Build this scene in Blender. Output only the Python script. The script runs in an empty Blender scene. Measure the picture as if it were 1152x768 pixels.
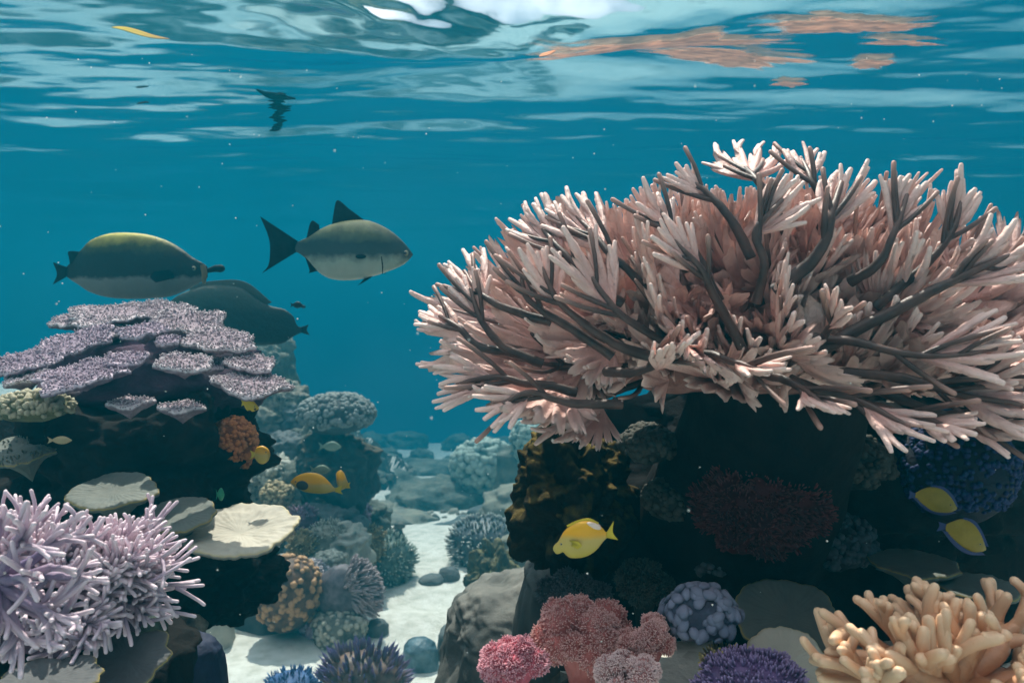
import bpy, bmesh, math, random
import numpy as np
from mathutils import Vector, Matrix, Euler

# ------------------------------------------------------------------ camera, light, exposure
scene = bpy.context.scene
rng = np.random.default_rng(7)
random.seed(7)
R = math.radians
PITCH = R(3.3)
F = 927.0
cd = bpy.data.cameras.new('camera'); cam = bpy.data.objects.new('camera', cd)
scene.collection.objects.link(cam); scene.camera = cam
cam.location = (0, 0, 0); cam.rotation_euler = (R(90) - PITCH, 0, 0)
cd.sensor_width = 36; cd.lens = 36 * F / 1152; cd.clip_start = .02; cd.clip_end = 300
cd.dof.use_dof = True; cd.dof.focus_distance = 1.25; cd.dof.aperture_fstop = 9.0

SUN_EL, SUN_AZ = 59, -12          # azimuth from +Y, positive to the right
world = bpy.data.worlds.new('World'); scene.world = world; world.use_nodes = True
wn, wl = world.node_tree.nodes, world.node_tree.links
wn.clear()
sky = wn.new('ShaderNodeTexSky'); sky.sky_type = 'NISHITA'; sky.sun_disc = False
sky.sun_elevation = R(SUN_EL); sky.sun_rotation = R(SUN_AZ)
bg = wn.new('ShaderNodeBackground'); bg.inputs[1].default_value = .05
wo = wn.new('ShaderNodeOutputWorld')
tcw = wn.new('ShaderNodeTexCoord'); cn = wn.new('ShaderNodeTexNoise'); cn.inputs['Scale'].default_value = 2.2; cn.inputs['Detail'].default_value = 6
cr = wn.new('ShaderNodeValToRGB'); cr.color_ramp.elements[0].position = .44; cr.color_ramp.elements[1].position = .57
cm = wn.new('ShaderNodeMix'); cm.data_type = 'RGBA'; cm.inputs[7].default_value = (42, 40.5, 39.5, 1)       # sunlit clouds
wl.new(tcw.outputs['Generated'], cn.inputs[0]); wl.new(cn.outputs['Fac'], cr.inputs[0]); wl.new(cr.outputs[0], cm.inputs[0])
wl.new(sky.outputs[0], cm.inputs[6]); wl.new(cm.outputs[2], bg.inputs[0]); wl.new(bg.outputs[0], wo.inputs[0])
sd = bpy.data.lights.new('sun', 'SUN'); sun = bpy.data.objects.new('sun', sd)
scene.collection.objects.link(sun)
sd.energy = 5.0; sd.angle = R(.6); sd.color = (1.0, .91, .77)
dv = Vector((math.sin(R(SUN_AZ)) * math.cos(R(SUN_EL)), math.cos(R(SUN_AZ)) * math.cos(R(SUN_EL)), math.sin(R(SUN_EL))))
sun.rotation_euler = dv.to_track_quat('Z', 'Y').to_euler(); sun.location = (0, 0, 30)
scene.view_settings.view_transform = 'Standard'; scene.view_settings.look = 'None'
scene.view_settings.exposure = .70; scene.view_settings.gamma = 1
scene.render.engine = 'CYCLES'
cy = scene.cycles
cy.use_denoising = True
try: cy.denoiser = 'OPENIMAGEDENOISE'
except Exception: pass
cy.max_bounces = 8; cy.diffuse_bounces = 3; cy.glossy_bounces = 3; cy.transmission_bounces = 4
cy.volume_bounces = 1; cy.transparent_max_bounces = 12
cy.caustics_reflective = False; cy.caustics_refractive = False
cy.sample_clamp_indirect = 4; cy.use_adaptive_sampling = False

HAZE_DENSITY = .195
HAZE_COLOR = (.002, .118, .172)
HAZE_ABSORB = (.16, .31, .42)

def P(px, py, d):
    """point seen at pixel (px, py) of the 1152 x 768 photograph, d metres ahead"""
    cx, cz = (px - 576) / F, (384 - py) / F
    y = math.cos(PITCH) + cz * math.sin(PITCH); z = -math.sin(PITCH) + cz * math.cos(PITCH)
    return np.array([cx, y, z]) * (d / y)

def deep(d):
    """the channel lies well below the near corals: distances past 1.9 m stretch"""
    return d if d < 1.9 else (1.9 + (d - 1.9) * 3.6 if d < 2.3 else d * 1.45)

# ------------------------------------------------------------------ noise
_perm = np.random.default_rng(3).permutation(256); _perm = np.concatenate([_perm, _perm, _perm])
_g = np.random.default_rng(4).normal(size=(256, 3)); _g /= np.linalg.norm(_g, axis=1)[:, None]
def perlin(p):
    p = np.asarray(p, float); i = np.floor(p).astype(int); f = p - i; i &= 255
    u = f * f * f * (f * (f * 6 - 15) + 10)
    out = 0
    for a in (0, 1):
        for b in (0, 1):
            for c in (0, 1):
                h = _perm[_perm[_perm[i[..., 0] + a] + i[..., 1] + b] + i[..., 2] + c] & 255
                d = (_g[h] * (f - np.array([a, b, c]))).sum(-1)
                w = (u[..., 0] if a else 1 - u[..., 0]) * (u[..., 1] if b else 1 - u[..., 1]) * (u[..., 2] if c else 1 - u[..., 2])
                out = out + w * d
    return out
def fbm(p, s=1., o=4, seed=0., ridged=False):
    p = np.asarray(p) * s + seed * 17.31; t = 0; a = 1.
    for k in range(o):
        n = perlin(p); t = t + a * ((1 - 2 * np.abs(n)) * .5 if ridged else n); a *= .5; p = p * 2.03 + 5.1
    return t

# ------------------------------------------------------------------ mesh builder
class MB:
    def __init__(s): s.V = []; s.Q = []; s.T = []; s.A = []; s.n = 0
    def add(s, v, q=None, t=None, a=None):
        v = np.asarray(v, float).reshape(-1, 3); s.V.append(v)
        if q is not None and len(q): s.Q.append(np.asarray(q) + s.n)
        if t is not None and len(t): s.T.append(np.asarray(t) + s.n)
        s.A.append(np.zeros(len(v)) if a is None else np.broadcast_to(np.asarray(a, float).ravel(), (len(v),)).copy())
        s.n += len(v); return s
    def build(s, name, mat, parent=None, base=None, link=True):
        v = np.concatenate(s.V)
        if base is not None: v = v - np.asarray(base)
        q = np.concatenate(s.Q) if s.Q else np.zeros((0, 4), int)
        t = np.concatenate(s.T) if s.T else np.zeros((0, 3), int)
        me = bpy.data.meshes.new(name)
        me.vertices.add(len(v)); me.vertices.foreach_set('co', v.astype(np.float32).ravel())
        me.loops.add(q.size + t.size); me.polygons.add(len(q) + len(t))
        me.loops.foreach_set('vertex_index', np.concatenate([q.ravel(), t.ravel()]).astype(np.int32))
        ls = np.concatenate([np.arange(len(q)) * 4, q.size + np.arange(len(t)) * 3]).astype(np.int32)
        me.polygons.foreach_set('loop_start', ls)
        me.update(calc_edges=True); me.validate()
        me.polygons.foreach_set('use_smooth', np.ones(len(me.polygons), bool))
        at = me.attributes.new('t', 'FLOAT', 'POINT'); at.data.foreach_set('value', np.concatenate(s.A).astype(np.float32))
        if mat is not None: me.materials.append(mat)
        o = bpy.data.objects.new(name, me); scene.collection.objects.link(o)
        if parent is not None: o.parent = parent
        elif base is not None: o.location = tuple(base)
        return o

def tag(o, label=None, cat=None, group=None, kind=None):
    if label: o['label'] = label
    if cat: o['category'] = cat
    if group: o['group'] = group
    if kind: o['kind'] = kind
    return o
def thing(name, loc, label, cat, group=None):
    o = bpy.data.objects.new(name, None); scene.collection.objects.link(o)
    o.location = tuple(loc); o.empty_display_size = .05
    return tag(o, label, cat, group)

def unit(v):
    v = np.asarray(v, float); return v / (np.linalg.norm(v, axis=-1, keepdims=True) + 1e-12)
def gridq(nu, nv, cu=False, cv=False):
    a = np.arange(nu * nv).reshape(nu, nv)
    if cu: a = np.vstack([a, a[:1]])
    if cv: a = np.hstack([a, a[:, :1]])
    return np.stack([a[:-1, :-1], a[1:, :-1], a[1:, 1:], a[:-1, 1:]], -1).reshape(-1, 4)
def tube(mb, path, rad, n=8, flat=1., nrm=None, a=None, roundtip=True, lump=.28):
    path = np.asarray(path, float); rad = np.array(rad, float); m = len(path)
    rad = np.broadcast_to(rad, (m,)).copy()
    tt = np.linspace(0, 1, m) if a is None else np.broadcast_to(np.asarray(a, float), (m,)).copy()
    if roundtip:
        d = unit(path[-1] - path[-2]); r = rad[-1]
        path = np.vstack([path, path[-1] + d * r * .55, path[-1] + d * r * .9, path[-1] + d * r])
        rad = np.concatenate([rad, [r * .8, r * .45, r * .02]]); tt = np.concatenate([tt, [tt[-1]] * 3]); m += 3
    tg = unit(np.gradient(path, axis=0))
    ref = np.array([.3, .2, 1.]) if nrm is None else np.asarray(nrm, float)
    if nrm is None and abs(np.dot(tg[0], unit(ref))) > .9: ref = np.array([1., 0, 0])
    V = []
    for i in range(m):
        sd_ = unit(np.cross(tg[i], ref)); up = unit(np.cross(sd_, tg[i])); ref = up
        an = np.linspace(0, 2 * np.pi, n, endpoint=False)
        V.append(rad[i] * (np.cos(an)[:, None] * sd_ * flat + np.sin(an)[:, None] * up))
    V = np.concatenate(V); C_ = np.repeat(path, n, 0); k_ = .45 / max(rad.max(), 1e-4)
    V = C_ + V * (1 + lump * perlin((C_ + V) * k_) + lump * .6 * perlin((C_ + V) * k_ * 2.7))[:, None]
    mb.add(V, gridq(m, n, cv=True), a=np.repeat(tt, n))
def bez(a, b, c, n):
    t = np.linspace(0, 1, n)[:, None]; return (1 - t) ** 2 * np.asarray(a) + 2 * t * (1 - t) * np.asarray(b) + t * t * np.asarray(c)
_ico = {}
def ico(sub):
    if sub not in _ico:
        bm = bmesh.new(); bmesh.ops.create_icosphere(bm, subdivisions=sub, radius=1); bm.verts.ensure_lookup_table()
        _ico[sub] = (np.array([v.co[:] for v in bm.verts]), np.array([[v.index for v in f.verts] for f in bm.faces])); bm.free()
    return _ico[sub]
def frames(n):
    n = unit(n); ref = np.where(np.abs(n[:, 2:3]) > .9, np.array([[1., 0, 0]]), np.array([[0, 0, 1.]]))
    s = unit(np.cross(ref, n)); return s, np.cross(n, s), n
def studs(mb, pts, nrm, size, tv, tf, a=None, spin=True):
    """many copies of a small template (z up) stood on pts along nrm"""
    s, u, n = frames(nrm); k = len(pts)
    if spin:
        w = rng.uniform(0, 6.28, k)[:, None]; s, u = np.cos(w) * s + np.sin(w) * u, -np.sin(w) * s + np.cos(w) * u
    size = np.broadcast_to(np.asarray(size, float).reshape(-1, 1) if np.ndim(size) < 2 else size, (k, 3 if np.ndim(size) == 2 else 1))
    if size.shape[1] == 1: size = np.repeat(size, 3, 1)
    V = pts[:, None] + tv[None, :, 0:1] * s[:, None] * size[:, None, 0:1] + tv[None, :, 1:2] * u[:, None] * size[:, None, 1:2] + tv[None, :, 2:3] * n[:, None] * size[:, None, 2:3]
    T = (tf[None] + np.arange(k)[:, None, None] * len(tv)).reshape(-1, tf.shape[1])
    at = np.repeat(np.zeros(k) if a is None else a, len(tv))
    if a is None: at = np.tile((tv[:, 2] - tv[:, 2].min()) / max(1e-6, np.ptp(tv[:, 2])), k)
    mb.add(V, t=T if tf.shape[1] == 3 else None, q=T if tf.shape[1] == 4 else None, a=at)
def finger_template(n=6, h=1., r=.3, tip=.5):
    zs = [0, .3, .6, .85, 1.]; rs = [1, 1.05, .9, .65 * (tip + .5), .05]
    an = np.linspace(0, 2 * np.pi, n, endpoint=False)
    v = np.concatenate([np.stack([np.cos(an) * r * q, np.sin(an) * r * q, np.full(n, z * h)], 1) for z, q in zip(zs, rs)])
    return v, gridq(5, n, cv=True)

# ------------------------------------------------------------------ materials
_mats = {}
def rgba(c): return (c[0], c[1], c[2], 1)
def set_ramp(cr, st):
    cr.elements[1].position = st[-1][0]; cr.elements[1].color = rgba(st[-1][1]); cr.elements[0].position = st[0][0]; cr.elements[0].color = rgba(st[0][1])
    for p_, c_ in st[1:-1]: cr.elements.new(p_).color = rgba(c_)
def M(key, c1, c2, scale=12., bump=.4, rough=.75, tip=None, tpow=1., top=None, topamt=.6, spec=.3, bscale=None, bdist=.004, spots=None, zcol=None, sss=0., vein=None):
    if key in _mats: return _mats[key]
    m = bpy.data.materials.new(key); m.use_nodes = True; N, L = m.node_tree.nodes, m.node_tree.links
    b = N['Principled BSDF']; b.inputs['Roughness'].default_value = rough; b.inputs['Specular IOR Level'].default_value = spec
    tc = N.new('ShaderNodeTexCoord')
    def noise(s, det=5, rgh=.6):
        n = N.new('ShaderNodeTexNoise'); n.inputs['Scale'].default_value = s; n.inputs['Detail'].default_value = det; n.inputs['Roughness'].default_value = rgh
        L.new(tc.outputs['Object'], n.inputs['Vector']); return n.outputs['Fac']
    def ramp(f, a, c, e0=.35, e1=.65):
        r = N.new('ShaderNodeValToRGB'); r.color_ramp.elements[0].position = e0; r.color_ramp.elements[1].position = e1
        r.color_ramp.elements[0].color = rgba(a); r.color_ramp.elements[1].color = rgba(c); L.new(f, r.inputs[0]); return r.outputs[0]
    def mix(f, a, c, mode='MIX'):
        x = N.new('ShaderNodeMix'); x.data_type = 'RGBA'; x.blend_type = mode
        if isinstance(f, float): x.inputs[0].default_value = f
        else: L.new(f, x.inputs[0])
        for s_, v in ((x.inputs[6], a), (x.inputs[7], c)):
            if isinstance(v, tuple): s_.default_value = rgba(v)
            else: L.new(v, s_)
        return x.outputs[2]
    def math_(op, a, c=None, clamp=False):
        x = N.new('ShaderNodeMath'); x.operation = op; x.use_clamp = clamp
        for s_, v in ((x.inputs[0], a), (x.inputs[1], c)):
            if v is None: continue
            if isinstance(v, (int, float)): s_.default_value = v
            else: L.new(v, s_)
        return x.outputs[0]
    col = ramp(noise(scale), c1, c2)
    big = noise(scale * .23, 3)
    col = mix(math_('MULTIPLY', ramp(big, (0, 0, 0), (1, 1, 1), .4, .7), .45), col, tuple(.6 * x for x in c1))
    if spots:
        v = N.new('ShaderNodeTexVoronoi'); v.inputs['Scale'].default_value = spots[1]; L.new(tc.outputs['Object'], v.inputs['Vector'])
        col = mix(ramp(v.outputs['Distance'], (1, 1, 1), (0, 0, 0), spots[2], spots[3]), col, spots[0])
    if zcol:     # list of (z, colour) along the object's own height, softened with noise
        sep = N.new('ShaderNodeSeparateXYZ'); L.new(tc.outputs['Object'], sep.inputs[0])
        zz = math_('ADD', sep.outputs[2], math_('MULTIPLY', math_('SUBTRACT', noise(zcol[2], 6), .5), zcol[3]))
        f = N.new('ShaderNodeMapRange'); f.inputs[1].default_value = zcol[0]; f.inputs[2].default_value = zcol[1]; L.new(zz, f.inputs[0])
        r = N.new('ShaderNodeValToRGB'); cr = r.color_ramp
        st = zcol[4]
        set_ramp(cr, st)
        L.new(f.outputs[0], r.inputs[0]); col = mix(.92, col, r.outputs[0])
    if tip:
        at = N.new('ShaderNodeAttribute'); at.attribute_name = 't'
        f = math_('POWER', math_('MAXIMUM', at.outputs['Fac'], 0.0), float(tpow), True)
        col = mix(f, col, tip)
    if top:
        g = N.new('ShaderNodeNewGeometry'); sp = N.new('ShaderNodeSeparateXYZ'); L.new(g.outputs['Normal'], sp.inputs[0])
        f = math_('MULTIPLY', math_('MULTIPLY', ramp(sp.outputs[2], (0, 0, 0), (1, 1, 1), .15, .7), ramp(noise(scale * .7, 6), (0, 0, 0), (1, 1, 1), .38, .58)), topamt)
        col = mix(f, col, top)
    L.new(col, b.inputs['Base Color'])
    if sss:
        b.inputs['Subsurface Weight'].default_value = sss; b.inputs['Subsurface Radius'].default_value = (.01, .006, .004); b.inputs['Subsurface Scale'].default_value = 1.
    if bump:
        bs = bscale or scale * 4
        h = math_('ADD', noise(bs, 6, .7), math_('MULTIPLY', noise(bs * .2, 4), 2.))
        if vein:
            v = N.new('ShaderNodeTexVoronoi'); v.inputs['Scale'].default_value = vein; L.new(tc.outputs['Object'], v.inputs['Vector'])
            h = math_('ADD', h, math_('MULTIPLY', v.outputs['Distance'], -1.5))
        bp = N.new('ShaderNodeBump'); bp.inputs['Strength'].default_value = bump; bp.inputs['Distance'].default_value = bdist
        L.new(h, bp.inputs['Height']); L.new(bp.outputs[0], b.inputs['Normal'])
    _mats[key] = m; return m

# ------------------------------------------------------------------ water, haze, sea floor
SURF = 1.2
def wave_z(X, Y):
    p = np.stack([X, Y, np.zeros_like(X)], -1)
    w = .165 * np.sin(2 * np.pi * (Y - 3.02 + .16 * X + .22 * np.sin(X * .9 + .6)) / 1.75 + np.pi / 2) * np.exp(-((X + .05) / 1.1) ** 2) * np.exp(-((Y - 3.3) / 1.3) ** 2)
    w += .085 * fbm(p * np.array([.35, .75, 1]), 1., 3, 2.)
    w += .011 * fbm(p * np.array([1.0, 2.0, 1]), 1.1, 3, 5.)
    w += .002 * fbm(p * np.array([1.6, 4.2, 1]), 3.2, 3, 9.)
    w += .022 * fbm(p * np.array([1., 1.7, 1]), 2.6, 3, 13.) * np.exp(-((X - .1) / 1.3) ** 2) * np.exp(-((Y - 3.4) / .8) ** 2)
    return SURF + w
def axis(lo, hi, fine_lo, fine_hi, step, grow=1.06):
    a = list(np.arange(fine_lo, fine_hi, step)); s = step
    while a[-1] < hi: s *= grow; a.append(a[-1] + s)
    s = step
    while a[0] > lo: s *= grow; a.insert(0, a[0] - s)
    return np.array(a)
xs = axis(-38, 38, -4, 4, .03); ys = axis(-8, 44, 1.5, 7.5, .022)
X, Y = np.meshgrid(xs, ys, indexing='ij')
mb = MB(); mb.add(np.stack([X, Y, wave_z(X, Y)], -1), gridq(len(xs), len(ys)))
wm = bpy.data.materials.new('water_surface'); wm.use_nodes = True; N, L = wm.node_tree.nodes, wm.node_tree.links; N.clear()
out = N.new('ShaderNodeOutputMaterial'); mx = N.new('ShaderNodeMixShader'); tr = N.new('ShaderNodeBsdfTransparent'); gl = N.new('ShaderNodeBsdfGlossy')
gl.inputs['Roughness'].default_value = .10; gl.inputs['Color'].default_value = (.62, .82, .93, 1)
fr = N.new('ShaderNodeFresnel'); fr.inputs['IOR'].default_value = 1.33
tc = N.new('ShaderNodeTexCoord'); mp = N.new('ShaderNodeMapping'); mp.inputs['Scale'].default_value = (1., 2., 1.)
nz = N.new('ShaderNodeTexNoise'); nz.inputs['Scale'].default_value = 1.0; nz.inputs['Detail'].default_value = 2.5; nz.inputs['Roughness'].default_value = .45
nz.inputs['Distortion'].default_value = .6
bp = N.new('ShaderNodeBump'); bp.inputs['Strength'].default_value = 1.; bp.inputs['Distance'].default_value = .009
L.new(tc.outputs['Object'], mp.inputs[0]); L.new(mp.outputs[0], nz.inputs[0]); L.new(nz.outputs['Fac'], bp.inputs['Height'])
L.new(bp.outputs[0], fr.inputs['Normal']); L.new(bp.outputs[0], gl.inputs['Normal'])
L.new(fr.outputs[0], mx.inputs[0]); L.new(tr.outputs[0], mx.inputs[1]); L.new(gl.outputs[0], mx.inputs[2]); L.new(mx.outputs[0], out.inputs[0])
water = mb.build('water', wm, base=(0, 0, 0)); tag(water, kind='structure')

# the reef rises out of the sand: (x, y, height, flat radius, steepness)
def sup(px, py, d, r, sl):
    p = P(px, py, deep(d)); return (p[0], p[1], p[2], r * deep(d) / d, sl)
SUPPORTS = [sup(110, 615, 1.88, .20, 7.), sup(10, 760, 1.2, .18, 6.), sup(60, 820, 1.05, .10, 6.), 
            sup(315, 655, 3.05, .10, 2.2), sup(350, 625, 3.1, .12, 2.), sup(300, 575, 3.5, .22, 1.8), sup(360, 590, 4.0, .22, 1.6), sup(240, 490, 3.9, .45, 1.6), sup(0, 530, 3.2, .5, 1.6), sup(-150, 560, 1.9, .4, 2.),
            sup(880, 730, 1.62, .50, 3.), sup(670, 800, 1.2, .08, 3.), sup(800, 800, 1.15, .20, 3.), sup(1000, 800, 1.15, .25, 3.), sup(1220, 740, 1.5, .4, 2.5),
            sup(590, 770, 1.9, .08, 3.), sup(610, 665, 2.8, .14, 2.), sup(650, 625, 4.2, .4, 1.5), sup(720, 560, 6.2, .9, 1.2), sup(1300, 560, 2.6, .5, 1.5),
            sup(440, 560, 8.0, .5, .5), sup(290, 480, 6.8, .7, .9), sup(150, 430, 7.5, 1.2, .8)]
def floor_z(X, Y):
    p = np.stack([X, Y, np.zeros_like(X)], -1)
    z = -1.71 - .13 * np.clip(Y - 5.1, 0, 15) - .75 * np.clip(Y - 20, 0, 9) + .07 * fbm(p, .45, 3, 1.) + .02 * fbm(p * np.array([1, 1.6, 1]), 1.7, 3, 3.)
    z += .012 * np.sin(Y * 8 + 2 * np.sin(X * 1.3) + 3 * fbm(p, .8, 2, 8.))
    wob = .10 * fbm(p, 2.4, 4, 6.); rough = np.zeros_like(z)
    for (x, y, h, r, sl) in SUPPORTS:
        dist = np.hypot(X - x, Y - y); sc_ = min(3., y / 1.7)
        hh = h - sl * np.maximum(0, dist + wob * sc_ - r)
        rough = np.maximum(rough, np.clip((hh - z) / .06, 0, 1)); z = np.maximum(z, hh)
    z += rough * (.035 * fbm(p, 6., 5, 11., True) + .02 * fbm(p, 14., 4, 12.))
    return z
xs = axis(-42, 42, -3.2, 3.2, .024); ys = axis(-8, 46, .7, 7, .024, 1.035)
X, Y = np.meshgrid(xs, ys, indexing='ij')
mb = MB(); mb.add(np.stack([X, Y, floor_z(X, Y)], -1), gridq(len(xs), len(ys)))
sand = M('sand', (.46, .44, .38), (.62, .59, .52), 9, .5, .9, bscale=90, bdist=.006, spots=((.25, .24, .22), 30., .0, .07))
def rocky_sand():
    m = bpy.data.materials.new('sand_and_rock'); m.use_nodes = True; N, L = m.node_tree.nodes, m.node_tree.links; b = N['Principled BSDF']; b.inputs['Roughness'].default_value = .9
    b.inputs['Specular IOR Level'].default_value = .15
    tc = N.new('ShaderNodeTexCoord'); g = N.new('ShaderNodeNewGeometry'); sp = N.new('ShaderNodeSeparateXYZ'); L.new(g.outputs['True Normal'], sp.inputs[0])
    def nz(sc_, d=5):
        n = N.new('ShaderNodeTexNoise'); n.inputs['Scale'].default_value = sc_; n.inputs['Detail'].default_value = d; L.new(tc.outputs['Object'], n.inputs[0]); return n.outputs['Fac']
    def rp(f, e):
        r = N.new('ShaderNodeValToRGB'); cr = r.color_ramp
        set_ramp(cr, e)
        L.new(f, r.inputs[0]); return r.outputs[0]
    sc1 = rp(nz(14, 6), [(.3, (.50, .48, .41)), (.55, (.68, .65, .58)), (.75, (.76, .73, .66))])
    rk = rp(nz(11, 8), [(.35, (.012, .012, .012)), (.55, (.05, .048, .04)), (.68, (.16, .14, .10))])
    ad = N.new('ShaderNodeMath'); ad.operation = 'MULTIPLY_ADD'; L.new(nz(7, 4), ad.inputs[0]); ad.inputs[1].default_value = .35; L.new(sp.outputs[2], ad.inputs[2])
    f = rp(ad.outputs[0], [(.0, (0, 0, 0)), (.98, (0, 0, 0)), (1., (1, 1, 1))])
    mr = N.new('ShaderNodeMapRange'); mr.inputs[1].default_value = 1.0; mr.inputs[2].default_value = 1.09; L.new(ad.outputs[0], mr.inputs[0])
    x = N.new('ShaderNodeMix'); x.data_type = 'RGBA'; L.new(mr.outputs[0], x.inputs[0]); L.new(rk, x.inputs[6]); L.new(sc1, x.inputs[7]); L.new(x.outputs[2], b.inputs['Base Color'])
    bp = N.new('ShaderNodeBump'); bp.inputs['Strength'].default_value = .7; bp.inputs['Distance'].default_value = .01; L.new(nz(60, 8), bp.inputs['Height']); L.new(bp.outputs[0], b.inputs['Normal'])
    return m
sea_floor = mb.build('sea_floor', rocky_sand(), base=(0, 0, 0)); tag(sea_floor, kind='structure')

hm = bpy.data.materials.new('sea_water_haze'); hm.use_nodes = True; N, L = hm.node_tree.nodes, hm.node_tree.links; N.clear()
out = N.new('ShaderNodeOutputMaterial'); pv = N.new('ShaderNodeVolumePrincipled')
pv.inputs['Color'].default_value = rgba(HAZE_COLOR); pv.inputs['Absorption Color'].default_value = rgba(HAZE_ABSORB)
pv.inputs['Density'].default_value = HAZE_DENSITY; pv.inputs['Anisotropy'].default_value = .68
L.new(pv.outputs[0], out.inputs['Volume'])
mb = MB()
x0, x1, y0, y1, z0, z1 = -48, 48, -12, 52, -13, 1.5
v = [(x, y, z) for x in (x0, x1) for y in (y0, y1) for z in (z0, z1)]
mb.add(v, q=[(0, 1, 3, 2), (4, 6, 7, 5), (0, 4, 5, 1), (2, 3, 7, 6), (0, 2, 6, 4), (1, 5, 7, 3)])
hz = mb.build('haze', hm, base=(0, 0, 0)); tag(hz, kind='stuff')
for p_ in hz.data.polygons: p_.use_smooth = False


# ------------------------------------------------------------------ materials of the reef
ROCK = M('dark_reef_rock', (.012, .012, .012), (.04, .036, .03), 14, .8, .9, bscale=60, bdist=.006, top=(.09, .075, .025), topamt=.35)
SHADEROCK = M('black_shaded_rock', (.006, .006, .007), (.02, .018, .016), 14, .8, .95, bscale=60, bdist=.006, spec=.1)  # near-black base colour carries the deep shade under the corals
ALGAEROCK = M('algae_rock', (.008, .007, .006), (.022, .018, .012), 20, 1., .95, bscale=70, bdist=.008, top=(.20, .145, .045), topamt=1., spec=.1)
GREYROCK = M('grey_reef_rock', (.10, .11, .10), (.26, .25, .21), 9, .8, .85, bscale=50, bdist=.006, top=(.36, .33, .24), topamt=.6)
MOTTLED = M('mottled_rock', (.06, .065, .06), (.50, .44, .34), 26, 1., .8, bscale=60, bdist=.008, spots=((.02, .03, .04), 22., .1, .3))
SLATE = M('slate_rock', (.07, .085, .09), (.15, .16, .155), 10, .5, .75, bscale=50, bdist=.004)
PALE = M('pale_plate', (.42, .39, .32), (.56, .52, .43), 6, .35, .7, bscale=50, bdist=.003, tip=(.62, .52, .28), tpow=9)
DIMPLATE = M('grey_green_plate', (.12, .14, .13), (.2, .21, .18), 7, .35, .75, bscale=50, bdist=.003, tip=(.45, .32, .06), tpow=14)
FAR = M('far_reef', (.06, .08, .07), (.30, .30, .24), 5, 1., .9, bscale=22, bdist=.03)

def blob(c, r, sub=5, amp=.25, freq=1.5, seed=0., o=5, ridged=False):
    v, f = ico(sub); n = 1 + amp * fbm(v, freq, o, seed, ridged)
    return np.asarray(c) + v * n[:, None] * np.asarray(r), f
def sz(px, d): return px * d / F
def rock(name, px, py, w, h, d, mat, label, cat='rock', seed=0., sub=5, amp=.35, freq=1.4, depth=None, drop=0., group=None, ridged=False, tagit=True):
    """a lumpy boulder whose outline in the photograph is w x h around (px, py); drop lengthens it downwards"""
    s_ = deep(d) / d; d = deep(d); c = P(px, py, d); rx, rz = sz(w, d) / 2, sz(h, d) / 2; ry = depth * s_ if depth else rx; drop = drop * s_
    v, f = ico(sub); n = 1 + amp * fbm(v, freq, 5, seed, ridged)
    v = v * n[:, None] * np.array([rx, ry, rz])
    low = v[:, 2] < 0; q_ = np.clip(-v[low, 2] / rz, 0, 1); v[low, 2] -= drop * q_; v[low, :2] *= (1 + min(.5, drop / rz * .25) * q_)[:, None]
    base = c - np.array([0, 0, rz + drop])
    m = MB(); m.add(c + v, t=f); o = m.build(name, mat, base=base)
    return tag(o, label, cat, group) if tagit else o

# ------------------------------------------------------------------ the big pillar under the pink coral
rock('reef_pillar', 894, 590, 540, 330, 1.62, SHADEROCK, 'huge black rock mound carrying the branching pink coral', seed=3, sub=6, amp=.42, freq=1.7, depth=.24, drop=.15)
rock('reef_rock', 960, 500, 420, 200, 1.62, SHADEROCK, 'black rock shoulder directly below the right half of the pink coral', seed=8.2, sub=6, amp=.4, freq=2., depth=.24, drop=.1)
rock('boulder', 642, 562, 136, 176, 1.40, ALGAEROCK, 'tall black boulder with olive brown algae on its crest, left of the lone yellow fish', seed=5, sub=6, amp=.50, freq=2.1, depth=.10, drop=.0)

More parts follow.
